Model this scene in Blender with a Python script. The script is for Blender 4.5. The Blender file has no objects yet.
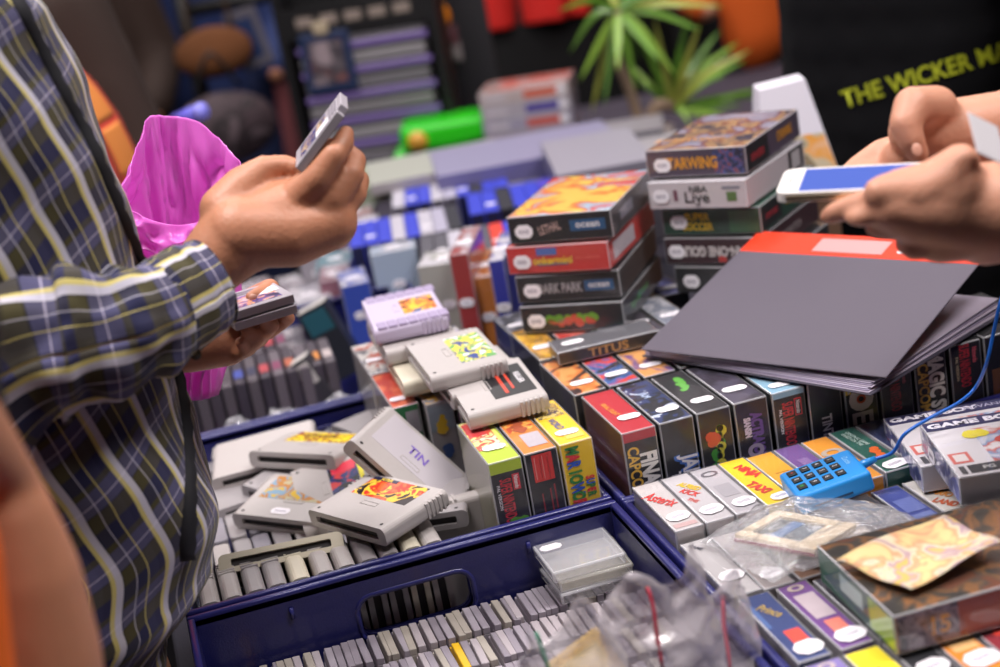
import bpy, bmesh, math, random
from mathutils import Vector, Matrix, Euler
from mathutils.bvhtree import BVHTree
random.seed(7)
C = bpy.context.scene.collection
R_ = math.radians
# ---------------------------------------------------------------- camera model
FPX = 1563.658
MR = [Vector((0.94996365, -0.2635143, -0.16771782)), Vector((-0.23595854, -0.25355693, -0.93810045)), Vector((0.20467687, 0.93073578, -0.30304831))]
CAM = Vector((0, 0, .78))
def ray(x, y):
    a, b = (x-500)/FPX, (y-333.5)/FPX
    return MR[0]*a + MR[1]*b + MR[2]
def at(x, y, Z):
    d = ray(x, y); return CAM + d*((Z-CAM.z)/d.z)
def pt(x, y, Y):
    d = ray(x, y); return CAM + d*(Y/d.y)
def scl(x, y, Y):            # metres per pixel there
    return (pt(x, y, Y)-CAM).dot(MR[2])/FPX
cam = bpy.data.cameras.new('camera'); co = bpy.data.objects.new('camera', cam); C.objects.link(co)
cm = Matrix((MR[0], -MR[1], -MR[2])).transposed().to_4x4(); cm.translation = CAM
co.matrix_world = cm
cam.sensor_width = 36; cam.lens = 36*FPX/1000; cam.clip_start = .05; cam.clip_end = 60
cam.dof.use_dof = True; cam.dof.focus_distance = 1.50; cam.dof.aperture_fstop = 3.2
bpy.context.scene.cycles.transparent_max_bounces = 24
bpy.context.scene.camera = co
# ---------------------------------------------------------------- materials
_m = {}
def lin(c):
    if isinstance(c, str):
        c = tuple(int(c[i:i+2], 16)/255 for i in (0, 2, 4))
    return tuple(v/12.92 if v <= .04045 else ((v+.055)/1.055)**2.4 for v in c)+(1,)
def mat(c, rough=.5, metal=0, coat=0, bump=0, bscale=200, sss=0, trans=0, sheen=0, vary=0, spec=.5):
    k = (c, rough, metal, coat, bump, bscale, sss, trans, sheen, vary, spec)
    if k in _m: return _m[k]
    m = bpy.data.materials.new('surface_'+str(c)); m.use_nodes = True
    N = m.node_tree.nodes; L = m.node_tree.links; b = N['Principled BSDF']
    b.inputs['Base Color'].default_value = lin(c); b.inputs['Roughness'].default_value = rough
    b.inputs['Metallic'].default_value = metal; b.inputs['Coat Weight'].default_value = coat
    b.inputs['Coat Roughness'].default_value = .12
    b.inputs['Specular IOR Level'].default_value = spec
    if sss:
        b.inputs['Subsurface Weight'].default_value = sss; b.inputs['Subsurface Radius'].default_value = (.012, .004, .002); b.inputs['Subsurface Scale'].default_value = 1
    b.inputs['Transmission Weight'].default_value = trans
    b.inputs['Sheen Weight'].default_value = sheen
    if bump or vary:
        tc = N.new('ShaderNodeTexCoord'); no = N.new('ShaderNodeTexNoise'); no.inputs['Scale'].default_value = bscale; no.inputs['Detail'].default_value = 4
        L.new(tc.outputs['Object'], no.inputs['Vector'])
        if bump:
            bp = N.new('ShaderNodeBump'); bp.inputs['Strength'].default_value = bump; bp.inputs['Distance'].default_value = .002
            L.new(no.outputs['Fac'], bp.inputs['Height']); L.new(bp.outputs['Normal'], b.inputs['Normal'])
        if vary:
            n2 = N.new('ShaderNodeTexNoise'); n2.inputs['Scale'].default_value = bscale*.25; L.new(tc.outputs['Object'], n2.inputs['Vector'])
            mx = N.new('ShaderNodeMix'); mx.data_type = 'RGBA'; c1 = lin(c)
            mx.inputs['A'].default_value = tuple(v*(1-vary) for v in c1[:3])+(1,); mx.inputs['B'].default_value = tuple(min(1, v*(1+vary)) for v in c1[:3])+(1,)
            L.new(n2.outputs['Fac'], mx.inputs['Factor']); L.new(mx.outputs['Result'], b.inputs['Base Color'])
    _m[k] = m; return m
def art(cols, scale=40, seed=0, rough=.35, coat=.3, stretch=(1, 1, 1)):
    """printed cover artwork: patches of colour"""
    k = ('art', tuple(cols), scale, seed, rough, stretch)
    if k in _m: return _m[k]
    m = bpy.data.materials.new('printed_art'); m.use_nodes = True
    N = m.node_tree.nodes; L = m.node_tree.links; b = N['Principled BSDF']
    b.inputs['Roughness'].default_value = rough; b.inputs['Coat Weight'].default_value = coat
    tc = N.new('ShaderNodeTexCoord'); mp = N.new('ShaderNodeMapping'); mp.inputs['Location'].default_value = (seed*1.37, seed*.71, seed*.31); mp.inputs['Scale'].default_value = stretch
    no = N.new('ShaderNodeTexNoise'); no.inputs['Scale'].default_value = scale; no.inputs['Detail'].default_value = 2.5; no.inputs['Distortion'].default_value = 1.2
    cr = N.new('ShaderNodeValToRGB'); cr.color_ramp.interpolation = 'CONSTANT' if scale > 30 else 'LINEAR'
    e = cr.color_ramp.elements; n = len(cols)
    for i, c in enumerate(cols):
        p = .33+.34*i/n if i else 0
        if i == 0: e[0].position = 0; e[0].color = lin(c)
        elif i == 1: e[1].position = p; e[1].color = lin(c)
        else: q = e.new(p); q.color = lin(c)
    L.new(tc.outputs['Object'], mp.inputs['Vector']); L.new(mp.outputs['Vector'], no.inputs['Vector']); L.new(no.outputs['Fac'], cr.inputs['Fac']); L.new(cr.outputs['Color'], b.inputs['Base Color'])
    _m[k] = m; return m
def clear(tint='f4f4fa', haze=.022, rough=.1, gloss=.35, bump=0, bscale=60):
    """thin clear plastic film: mostly see-through, glossy, a little milky"""
    k = ('clear', tint, haze, rough, gloss, bump, bscale)
    if k in _m: return _m[k]
    m = bpy.data.materials.new('clear_plastic'); m.use_nodes = True
    N = m.node_tree.nodes; L = m.node_tree.links; N.remove(N['Principled BSDF']); out = N['Material Output']
    t = N.new('ShaderNodeBsdfTransparent'); d = N.new('ShaderNodeBsdfDiffuse'); d.inputs['Color'].default_value = lin(tint)
    g = N.new('ShaderNodeBsdfGlossy'); g.inputs['Roughness'].default_value = rough
    lw = N.new('ShaderNodeLayerWeight'); lw.inputs['Blend'].default_value = .5; pw_ = N.new('ShaderNodeMath'); pw_.operation = 'POWER'; pw_.inputs[1].default_value = 4
    ml = N.new('ShaderNodeMath'); ml.operation = 'MULTIPLY_ADD'; ml.inputs[1].default_value = .75; ml.inputs[2].default_value = gloss*.10; ml.use_clamp = True
    a = N.new('ShaderNodeMixShader'); a.inputs[0].default_value = haze; c2 = N.new('ShaderNodeMixShader')
    L.new(t.outputs[0], a.inputs[1]); L.new(d.outputs[0], a.inputs[2])
    L.new(lw.outputs['Facing'], pw_.inputs[0]); L.new(pw_.outputs[0], ml.inputs[0]); L.new(ml.outputs[0], c2.inputs[0]); L.new(a.outputs[0], c2.inputs[1]); L.new(g.outputs[0], c2.inputs[2]); L.new(c2.outputs[0], out.inputs['Surface'])
    if bump:
        tc = N.new('ShaderNodeTexCoord'); no = N.new('ShaderNodeTexNoise'); no.inputs['Scale'].default_value = bscale; no.inputs['Detail'].default_value = 5; no.inputs['Distortion'].default_value = .8
        bp = N.new('ShaderNodeBump'); bp.inputs['Strength'].default_value = bump; bp.inputs['Distance'].default_value = .004
        L.new(tc.outputs['Object'], no.inputs['Vector']); L.new(no.outputs['Fac'], bp.inputs['Height']); L.new(bp.outputs['Normal'], g.inputs['Normal']); L.new(bp.outputs['Normal'], d.inputs['Normal']); L.new(bp.outputs['Normal'], lw.inputs['Normal'])
    _m[k] = m; return m
# ---------------------------------------------------------------- objects
def thing(name, label, cat, mw=None, group=None, loc=None):
    o = bpy.data.objects.new(name, None); C.objects.link(o); o.empty_display_size = .02
    if mw is not None: o.matrix_world = mw
    if loc is not None: o.location = loc
    return tag(o, label, cat, group)
def tag(o, label, cat, group=None, kind=None):
    if label: o['label'] = label
    if cat: o['category'] = cat
    if group: o['group'] = group
    if kind: o['kind'] = kind
    return o
def link(name, me, parent=None, mats=None, mw=None):
    if mats is not None:
        mi = [p.material_index for p in me.polygons]; me.materials.clear()
        for m in (mats if isinstance(mats, (list, tuple)) else [mats]): me.materials.append(m)
        if len(me.materials) > 1: me.polygons.foreach_set('material_index', mi)
    o = bpy.data.objects.new(name, me); C.objects.link(o)
    if parent: o.parent = parent
    if mw is not None:
        if parent: o.matrix_local = mw
        else: o.matrix_world = mw
    return o
def raw(verts, faces, smooth=False, mi=None):
    me = bpy.data.meshes.new('shape'); me.from_pydata([tuple(v) for v in verts], [], faces)
    if mi:
        for p, i in zip(me.polygons, mi): p.material_index = i
    if smooth: me.polygons.foreach_set('use_smooth', [True]*len(me.polygons))
    me.update(); return me
def bm_mesh(bm, smooth=False):
    me = bpy.data.meshes.new('shape'); bm.to_mesh(me); bm.free()
    if smooth: me.polygons.foreach_set('use_smooth', [True]*len(me.polygons))
    return me
def add_box(bm, x0, x1, y0, y1, z0, z1, mi=0, M=None):
    vs = [bm.verts.new((M @ Vector(p)) if M else p) for p in ((x0,y0,z0),(x1,y0,z0),(x1,y1,z0),(x0,y1,z0),(x0,y0,z1),(x1,y0,z1),(x1,y1,z1),(x0,y1,z1))]
    for q in ((0,3,2,1),(4,5,6,7),(0,1,5,4),(1,2,6,5),(2,3,7,6),(3,0,4,7)):
        f = bm.faces.new([vs[i] for i in q]); f.material_index = mi
    return vs
def bevel_all(bm, w, seg=2):
    bmesh.ops.bevel(bm, geom=list(bm.edges), offset=w, segments=seg, profile=.5, affect='EDGES', clamp_overlap=True)
_bx = {}
def box_me(w, d, h, bev=.0008, seg=2, edge_mat=None):
    """box centred in x,y; base at z=0"""
    bm = bmesh.new(); add_box(bm, -w/2, w/2, -d/2, d/2, 0, h)
    # face order: bottom, top, front, right, back, left
    for i, f in enumerate(bm.faces): f.material_index = i
    if bev:
        r = bmesh.ops.bevel(bm, geom=list(bm.edges), offset=bev, segments=seg, profile=.5, affect='EDGES', clamp_overlap=True)
        if edge_mat is not None:
            for f in r['faces']: f.material_index = edge_mat
    return bm_mesh(bm)
def boxes_me(lst, bev=0, seg=1, smooth=False):
    bm = bmesh.new()
    for b in lst: add_box(bm, *b)
    if bev: bevel_all(bm, bev, seg)
    return bm_mesh(bm, smooth)
def tube_me(pts, r, n=10, closed_ends=True):
    bm = bmesh.new(); rings = []
    pts = [Vector(p) for p in pts]
    for i, p in enumerate(pts):
        t = (pts[min(i+1, len(pts)-1)]-pts[max(i-1, 0)]).normalized()
        u = t.cross(Vector((0, 0, 1))); u = u.normalized() if u.length > .05 else Vector((1, 0, 0)); v = t.cross(u)
        rr = r[i] if isinstance(r, (list, tuple)) else r
        rings.append([bm.verts.new(p+(u*math.cos(a)+v*math.sin(a))*rr) for a in [2*math.pi*k/n for k in range(n)]])
    for a, b in zip(rings, rings[1:]):
        for k in range(n): bm.faces.new((a[k], a[(k+1) % n], b[(k+1) % n], b[k]))
    if closed_ends: bm.faces.new(rings[0][::-1]); bm.faces.new(rings[-1])
    bmesh.ops.recalc_face_normals(bm, faces=list(bm.faces))
    return bm_mesh(bm, True)
def spline(P, n=8):
    P = [Vector(p) for p in P]; o = []
    for i in range(len(P)-1):
        a, b, c, d = P[max(i-1, 0)], P[i], P[i+1], P[min(i+2, len(P)-1)]
        for k in range(n):
            t = k/n; o.append(.5*((2*b)+(c-a)*t+(2*a-5*b+4*c-d)*t*t+(3*b-a-3*c+d)*t**3))
    o.append(P[-1]); return o
def evaluated(me, mods):
    o = bpy.data.objects.new('temporary', me); C.objects.link(o)
    for t, kw in mods:
        md = o.modifiers.new(t, t)
        for k, v in kw.items(): setattr(md, k, v)
    dg = bpy.context.evaluated_depsgraph_get(); dg.update()
    r = bpy.data.meshes.new_from_object(o.evaluated_get(dg)); bpy.data.objects.remove(o); return r
def blob(chains, voxel=.002, smooth=6, bumpf=None):
    """chains of (point, radius): a single continuous surface"""
    bm = bmesh.new()
    for ch in chains:
        for (p0, r0), (p1, r1) in zip(ch, ch[1:]):
            p0, p1 = Vector(p0), Vector(p1); n = max(2, int((p1-p0).length/(min(r0, r1)*.3))+1); n = min(n, 24)
            for i in range(n+1):
                t = i/n; bmesh.ops.create_icosphere(bm, subdivisions=3 if r0 > .012 else 2, radius=r0+(r1-r0)*t, matrix=Matrix.Translation(p0.lerp(p1, t)))
    me = bm_mesh(bm)
    me = evaluated(me, [('REMESH', dict(mode='VOXEL', voxel_size=voxel, use_smooth_shade=True)), ('SMOOTH', dict(factor=.5, iterations=smooth))])
    me.polygons.foreach_set('use_smooth', [True]*len(me.polygons)); return me
_tx = {}
def text_me(s, size=1, bold=.0, sx=1, shear=0, spacing=1):
    k = (s, bold, shear, spacing)
    if k not in _tx:
        cu = bpy.data.curves.new('lettering', 'FONT'); cu.body = s; cu.size = 1; cu.align_x = 'CENTER'; cu.align_y = 'CENTER'; cu.offset = bold; cu.shear = shear; cu.resolution_u = 3; cu.space_character = spacing
        o = bpy.data.objects.new('temporary', cu); C.objects.link(o)
        dg = bpy.context.evaluated_depsgraph_get(); dg.update()
        _tx[k] = bpy.data.meshes.new_from_object(o.evaluated_get(dg)); bpy.data.objects.remove(o); bpy.data.curves.remove(cu)
    me = _tx[k].copy(); xs = [v.co.x for v in me.vertices]; ys = [v.co.y for v in me.vertices]
    cx, cy = (min(xs)+max(xs))/2, (min(ys)+max(ys))/2
    for v in me.vertices: v.co = Vector(((v.co.x-cx)*size*sx, (v.co.y-cy)*size, 0))
    return me
def face_m(face, w, d, h):
    """frame of a face: origin at its lower left, u right, v up, n out; plus its width and height"""
    if face == 'front': o, u, v, a, b = (-w/2, -d/2, 0), (1,0,0), (0,0,1), w, h
    elif face == 'top': o, u, v, a, b = (-w/2, -d/2, h), (1,0,0), (0,1,0), w, d
    elif face == 'right': o, u, v, a, b = (w/2, -d/2, 0), (0,1,0), (0,0,1), d, h
    elif face == 'left': o, u, v, a, b = (-w/2, d/2, 0), (0,-1,0), (0,0,1), d, h
    u, v = Vector(u), Vector(v); n = u.cross(v)
    M = Matrix((u, v, n)).transposed().to_4x4(); M.translation = Vector(o)
    return M, a, b
def sticker_me(w, h, t=.00025):
    c = h*.30; P = [(-w/2+c, -h/2), (w/2-c, -h/2), (w/2, -h/2+c), (w/2, h/2-c), (w/2-c, h/2), (-w/2+c, h/2), (-w/2, h/2-c), (-w/2, -h/2+c)]
    n = len(P); V = [(x, y, 0) for x, y in P]+[(x, y, t) for x, y in P]
    F = [tuple(range(n, 2*n)), tuple(range(n))[::-1]]+[(i, (i+1) % n, n+(i+1) % n, n+i) for i in range(n)]
    return raw(V, F)
def scribble_me(w, h, n=8, seed=0, t=0.0):
    """row of small print strokes, too small to read"""
    r = random.Random(seed); bm = bmesh.new(); x = -w/2
    for i in range(n):
        ww = w/n*.62; hh = h*(.6+.4*r.random()); add_box(bm, x, x+ww, -hh/2, hh/2, 0, .0001); x += w/n
    return bm_mesh(bm)
WHITE = mat('f2eef4', .55); PRINT = mat('a9a4b2', .6)
def decorate(root, w, d, h, items, off=.0002, shell=.0009):
    """items: ('p',face,u0,v0,u1,v1,material,name) | ('t',face,u,v,size,string,colour,rot,xscale,bold) | ('s',face,u,v,w,h,rot)"""
    for k, it in enumerate(items):
        M, a, b = face_m(it[1], w, d, h)
        if it[0] == 'p':
            _, _, u0, v0, u1, v1, m, nm = it
            me = boxes_me([((u0-.5)*a, (u1-.5)*a, (v0-.5)*b, (v1-.5)*b, 0, .0002)])
            link(nm, me, root, m, M @ Matrix.Translation((a/2, b/2, off*.5+.0001*(k % 3))))
        elif it[0] == 't':
            _, _, u, v, size, s, c, rot, sx, bold = it
            me = text_me(s, size, bold, sx)
            link('lettering', me, root, mat(c, .45) if isinstance(c, str) else c, M @ Matrix.Translation((u*a, v*b, off+.0004+.00004*(k % 8))) @ Matrix.Rotation(R_(rot), 4, 'Z'))
        elif it[0] == 's':
            _, _, u, v, sw, sh, rot = it
            s = link('price_sticker', sticker_me(sw, sh), root, WHITE, M @ Matrix.Translation((u*a, v*b, shell+.0002)) @ Matrix.Rotation(R_(rot), 4, 'Z'))
            link('printed_price', scribble_me(sw*.6, sh*.35, 7, k), s, PRINT, Matrix.Translation((0, 0, .0003)))
        elif it[0] == 'w':          # wobbly ornamental band of blobs of colour
            _, _, u0, v0, u1, v1, c, nm = it
            r = random.Random(k); bm = bmesh.new()
            for i in range(9):
                t = i/8; x = (u0+(u1-u0)*t)*a; y = (v0+(v1-v0)*t)*b; rr = min(a, b, .05)*(.10+.09*r.random())
                bmesh.ops.create_circle(bm, cap_ends=True, segments=9, radius=rr, matrix=Matrix.Translation((x+rr*(r.random()-.5), y+rr*(r.random()-.5), i*.00001)))
            link(nm, bm_mesh(bm), root, mat(c, .45), M @ Matrix.Translation((0, 0, off+.0004)))
PROT = [clear()]*6+[clear('f4f4fa', .30, .2, .9)]
def game_box(label, cols, items=(), w=.0355, d=.13, h=.19, mw=None, wrap=True, group=None, name='game_box', cat='game box', prot=PROT):
    """cols: dict of face colours, keys top front right left back; '*' for the rest"""
    root = thing(name, label, cat, mw, group)
    df = cols.get('*', '1a1a20')
    ms = []
    for f in ('bottom', 'top', 'front', 'right', 'back', 'left'):
        c = cols.get(f, df); ms.append(mat(c, .4) if isinstance(c, str) else c)
    link('carton', box_me(w-.0018 if wrap else w, d-.0018 if wrap else d, h-.0009 if wrap else h), root, ms)
    W, D, H = (w-.0018, d-.0018, h-.0009) if wrap else (w, d, h)
    decorate(root, W, D, H, items, shell=.001 if wrap else .0003)
    if wrap: link('clear_protector', box_me(w, d, h, .0016, 2, 6), root, prot)
    return root
def MW(loc, rz=0, rx=0, ry=0):
    return Matrix.Translation(Vector(loc)) @ Euler((R_(rx), R_(ry), R_(rz)), 'ZYX').to_matrix().to_4x4()
def edge_mw(pl, pr, Z, w, d, h, dz=0):
    """pose a flat thing from the pixels of its top front edge: centre of base"""
    a, b = at(*pl, Z), at(*pr, Z); u = (b-a).normalized(); v = Vector((-u.y, u.x, 0)); c = a+u*w/2+v*d/2; c.z = Z-h+dz
    M = Matrix((u, v, Vector((0, 0, 1)))).transposed().to_4x4(); M.translation = c; return M
def frame3(o, px, py):
    """orthonormal frame with origin o, x towards px, y roughly towards py"""
    x = (Vector(px)-Vector(o)).normalized(); y = Vector(py)-Vector(o); y = (y-x*y.dot(x)).normalized(); z = x.cross(y)
    M = Matrix((x, y, z)).transposed().to_4x4(); M.translation = Vector(o); return M
LAMP = 92
WORLD = .12
EXPO = 0.0
# ================================================================ setting
def struct(name, me, m, mw=None):
    o = link(name, me, None, m, mw); o['kind'] = 'structure'; return o
FZ = -.76
struct('floor', raw([(-6,-4,FZ),(12,-4,FZ),(12,14,FZ),(-6,14,FZ)], [(0,1,2,3)]), mat('26222a', .7, bump=.3, bscale=90, vary=.3))
struct('wall_back', boxes_me([(-6, 12, 13.5, 13.7, FZ, 3.2)]), mat('1b181f', .8, vary=.3, bscale=3))
struct('wall_left', boxes_me([(-6.2, -6, -4, 13.7, FZ, 3.2)]), mat('2b2830', .8))
struct('wall_right', boxes_me([(12, 12.2, -4, 13.7, FZ, 3.2)]), mat('2b2830', .8))
struct('wall_rear', boxes_me([(-6, 12, -4.2, -4, FZ, 3.2)]), mat('5a565e', .8))
struct('ceiling', boxes_me([(-6.2, 12.2, -4.2, 13.7, 3.2, 3.4)]), mat('8a868c', .9))
# table under everything
tb = thing('market_table', 'long market table covered with a dark cloth under all the crates and games', 'table', loc=(.455, 1.565, FZ))
link('tabletop', boxes_me([(-.52, .52, -1.01, 1.01, -.045-FZ, -.012-FZ)], .003), tb, mat('5c5048', .6))
link('tablecloth', boxes_me([(-.525, .525, -1.015, 1.015, -.012-FZ, -.002-FZ)], .003), tb, mat('2a2733', .85, bump=.3, bscale=300))
for lx, ly in ((-.48, -.95), (.48, -.95), (-.48, .95), (.48, .95)):
    link('leg', tube_me([(lx, ly, 0), (lx, ly, -.045-FZ)], .018), tb, mat('3a3a3e', .4, metal=.8))
# ceiling lights
for i, (lx, ly, sx, sy, pw) in enumerate([(-.6, 1.2, 1.2, .5, 1), (1.6, .4, 1.4, .5, 1), (.3, 3.0, 1.6, .5, .4), (2.4, 3.0, 1.4, .5, .3), (-1.8, 3.6, 1.2, .5, .3), (.6, 5.6, 1.6, .4, .5)]):
    la = bpy.data.lights.new('ceiling_lamp', 'AREA'); la.shape = 'RECTANGLE'; la.size = sx; la.size_y = sy; la.energy = LAMP*pw
    la.color = (1, .94, .93)
    lo = bpy.data.objects.new('ceiling_lamp', la); C.objects.link(lo); lo.location = (lx, ly, 2.9)
w = bpy.data.worlds.new('world'); bpy.context.scene.world = w; w.use_nodes = True
w.node_tree.nodes['Background'].inputs[0].default_value = (.8, .75, .9, 1); w.node_tree.nodes['Background'].inputs[1].default_value = WORLD
# ================================================================ crates
BLUE = mat('1d1f5a', .32, coat=.2, bump=.15, bscale=500, vary=.12); BLUE_RIM = mat('262868', .3, coat=.3, bump=.1, bscale=500)
def rr_loop(cx, cz, w, h, r, n=5):
    P = []
    for qx, qz, a0 in ((1, 1, 0), (-1, 1, 90), (-1, -1, 180), (1, -1, 270)):
        for k in range(n+1):
            a = R_(a0+90*k/n); P.append((cx+qx*(w/2-r)+r*math.cos(a), cz+qz*(h/2-r)+r*math.sin(a)))
    return P
def wall_with_hole(x0, x1, z0, z1, hole, t, y):
    bm = bmesh.new()
    outer = [bm.verts.new((x, y, z)) for x, z in ((x0, z0), (x1, z0), (x1, z1), (x0, z1))]
    inner = [bm.verts.new((x, y, z)) for x, z in rr_loop(*hole)]
    es = [bm.edges.new((l[i], l[(i+1) % len(l)])) for l in (outer, inner) for i in range(len(l))]
    bmesh.ops.triangle_fill(bm, edges=es, use_beauty=True)
    r = bmesh.ops.extrude_face_region(bm, geom=list(bm.faces))
    for v in [g for g in r['geom'] if isinstance(g, bmesh.types.BMVert)]: v.co.y += t
    bmesh.ops.recalc_face_normals(bm, faces=list(bm.faces)); return bm
def crate(label, x0, x1, y0, y1, H=.13, hole=True):
    root = thing('storage_crate', label, 'crate', loc=((x0+x1)/2, (y0+y1)/2, 0), group='blue plastic crates')
    a, b = (x1-x0)/2, (y1-y0)/2; t = .0035; i = .004
    bm = wall_with_hole(-a+i, a-i, .003, H-.004, (0, .078, .112, .045, .014), t, -b+i)
    me1 = bm_mesh(bm); bm2 = bmesh.new(); bm2.from_mesh(me1)
    bm = wall_with_hole(-a+i, a-i, .003, H-.004, (0, .078, .112, .045, .014), t, b-i-t); me2 = bm_mesh(bm); bm2.from_mesh(me2)
    add_box(bm2, -a+i, -a+i+t, -b+i, b-i, .003, H-.004); add_box(bm2, a-i-t, a-i, -b+i, b-i, .003, H-.004); add_box(bm2, -a+i, a-i, -b+i, b-i, 0, .004)
    link('body', bm_mesh(bm2), root, BLUE)
    # rolled rim
    wr = .0075; L = [(-a, a, -b, -b+wr, H-.012, H), (-a, a, b-wr, b, H-.012, H), (-a, -a+wr, -b+wr, b-wr, H-.012, H), (a-wr, a, -b+wr, b-wr, H-.012, H)]
    link('rim', boxes_me(L, .0022, 3, True), root, BLUE_RIM)
    # handle lip and small ribs
    P = rr_loop(0, .078, .118, .051, .016, 4)
    for s in (-1, 1):
        pts = [(x, s*(b-.006), z) for x, z in P]+[(P[0][0], s*(b-.006), P[0][1])]
        link('handle_lip', tube_me(pts, .0028, 8, False), root, BLUE_RIM)
        link('peg', tube_me([(-.12, s*(b-.0085), H-.028), (-.12, s*(b-.0085), H-.017)], .0022, 8), root, BLUE_RIM)
        link('peg', tube_me([(.12, s*(b-.0085), H-.028), (.12, s*(b-.0085), H-.017)], .0022, 8), root, BLUE_RIM)
    return root
crate('blue crate in front, filled with rows of small grey cartridges', -.043, .391, .90, 1.388)
crate('blue crate at left middle, heaped with loose grey cartridges', -.043, .391, 1.394, 1.885)
crate('blue crate behind the cartridge heap, holding bagged dark cartridges', -.043, .391, 1.891, 2.38)
crate('blue crate at right front, under the small boxes and leaflet', .396, .95, .90, 1.379)
crate('blue crate at right, holding the row of tall black game boxes', .396, .95, 1.380, 1.90)
# ================================================================ big console cartridges
GREY = mat('aea8a6', .38, bump=.06, bscale=900, vary=.03); GREY2 = mat('969193', .4, bump=.06, bscale=900); DK = mat('2b2829', .6); YEL = mat('cdc6b2', .4)
DGREY = mat('86828b', .42, bump=.05, bscale=900, vary=.1)
CW, CD, CT = .127, .087, .0195
def cart_shell():
    bm = bmesh.new(); add_box(bm, -CW/2, CW/2, -CD/2, CD/2, -CT/2, CT/2)
    es = [e for e in bm.edges if abs((e.verts[0].co-e.verts[1].co).normalized().y) > .9]
    bmesh.ops.bevel(bm, geom=es, offset=.0062, segments=4, profile=.5, affect='EDGES')
    f = min(bm.faces, key=lambda f: f.calc_center_median().y)
    r = bmesh.ops.inset_region(bm, faces=[f], thickness=.0042)
    for v in f.verts: v.co.x *= .86; v.co.z *= .72
    r = bmesh.ops.extrude_face_region(bm, geom=[f]); 
    nv = [g for g in r['geom'] if isinstance(g, bmesh.types.BMVert)]; nf = [g for g in r['geom'] if isinstance(g, bmesh.types.BMFace)]
    for v in nv: v.co.y += .012
    bm.faces.remove(f) if f.is_valid else None
    es = [e for e in bm.edges if all(v.co.y > CD/2-.0001 for v in e.verts)]
    bmesh.ops.bevel(bm, geom=es, offset=.002, segments=2, profile=.5, affect='EDGES')
    bmesh.ops.recalc_face_normals(bm, faces=list(bm.faces))
    me = bm_mesh(bm, False)
    return me
SHELL = cart_shell()
SLOT = boxes_me([(-CW*.40, CW*.40, -CD/2+.004, -CD/2+.0055, -.0042, .0042)])
RIBS = {s: boxes_me([((s*CW/2-.0006) if s > 0 else (-CW/2-.0006), (CW/2+.0006) if s > 0 else (-CW/2+.0006), CD/2-.008-k*.0042, CD/2-.0058-k*.0042, -.0068, .0068) for k in range(5)], .0004) for s in (-1, 1)}
RIBT = {s: boxes_me([(s*(CW/2-.0028)-.0038, s*(CW/2-.0028)+.0038, CD/2-.0095-k*.0054, CD/2-.0065-k*.0054, -CT/2+.0012, CT/2-.0010) for k in range(5)], .0004) for s in (-1, 1)}
GROOVE = boxes_me([(-.012, .012, -.0125, -.0115, CT/2-.0003, CT/2+.0006), (-.012, .012, -.0065, -.0055, CT/2-.0003, CT/2+.0006), (-.013, -.012, -.0125, -.0055, CT/2-.0003, CT/2+.0006), (.012, .013, -.0125, -.0055, CT/2-.0003, CT/2+.0006)], .0002)
SCREW = {s: raw([(s*.052+.0022*math.cos(a), -.036+.0022*math.sin(a), CT/2+.00015) for a in [k*math.pi/4 for k in range(8)]], [tuple(range(8))]) for s in (-1, 1)}
def cartridge(label, mw, shell=None, lab=None, kind='pal', rows=(), sticker=None, lit=(), lw=.078, lh=.036, group='loose console cartridges', simple=False, name='game_cartridge'):
    root = thing(name, label, 'game cartridge', mw, group)
    sh = shell or GREY
    link('shell', SHELL, root, None).data.materials or SHELL.materials.append(GREY)
    s = root.children[0]; s.material_slots[0].link = 'OBJECT'; s.material_slots[0].material = sh
    def sub(nm, me, m):
        if not me.materials: me.materials.append(m)
        o = link(nm, me, root); o.material_slots[0].link = 'OBJECT'; o.material_slots[0].material = m; return o
    sub('connector_slot', SLOT, DK); sub('grip_ribs', RIBT[-1], sh); sub('grip_ribs', RIBT[1], sh)
    if simple: return root
    sub('centre_groove', GROOVE, sh)
    for k in (-1, 1): sub('screw', SCREW[k], DK)
    if lab:
        l = link('label_plate', boxes_me([(-lw/2, lw/2, CD/2-.006-lh, CD/2-.006, CT/2-.0002, CT/2+.0003)], .0001), root, lab)
        for r in rows:   # (x0,x1,y0,y1 fractions, colour)
            link('label_band', boxes_me([((r[0]-.5)*lw, (r[1]-.5)*lw, CD/2-.006-lh+r[2]*lh, CD/2-.006-lh+r[3]*lh, CT/2+.0003, CT/2+.0005)]), l, mat(r[4], .4))
        for (tx, u, v, size, c, rot, sx) in lit:
            link('lettering', text_me(tx, size, .02, sx), l, mat(c, .4), Matrix.Translation(((u-.5)*lw, CD/2-.006-lh+v*lh, CT/2+.0007)) @ Matrix.Rotation(R_(rot), 4, 'Z'))
    if kind == 'us':
        for k in (-1, 1):
            L = [(k*(CW/2-.012)-.0105, k*(CW/2-.012)+.0105, CD/2-.009-j*.0122, CD/2+.002-j*.0122, CT/2-.0095, CT/2+.0012) for j in range(7)]
            link('side_panel', boxes_me(L, .0006), root, mat('9c8eae', .4))
    if sticker:
        st = link('price_sticker', sticker_me(.024, .012), root, WHITE, Matrix.Translation((sticker[0], sticker[1], CT/2+.0004)) @ Matrix.Rotation(R_(sticker[2]), 4, 'Z'))
        link('printed_price', scribble_me(.015, .004, 7), st, PRINT, Matrix.Translation((0, 0, .0003)))
    return root
def prop_mw():
    A = at(441, 487, .150)+Vector((.050, .075, -.035)); x = Vector((-.045, .035, .06)).normalized(); y = Vector((-.042, -.067, -.015)); y = (y-x*y.dot(x)).normalized()
    O = A+x*CW+y*CD; z = x.cross(y); M = Matrix((-x, -y, z)).transposed().to_4x4(); M.translation = O; return M @ Matrix.Translation((CW/2, CD/2, -CT/2))
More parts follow.
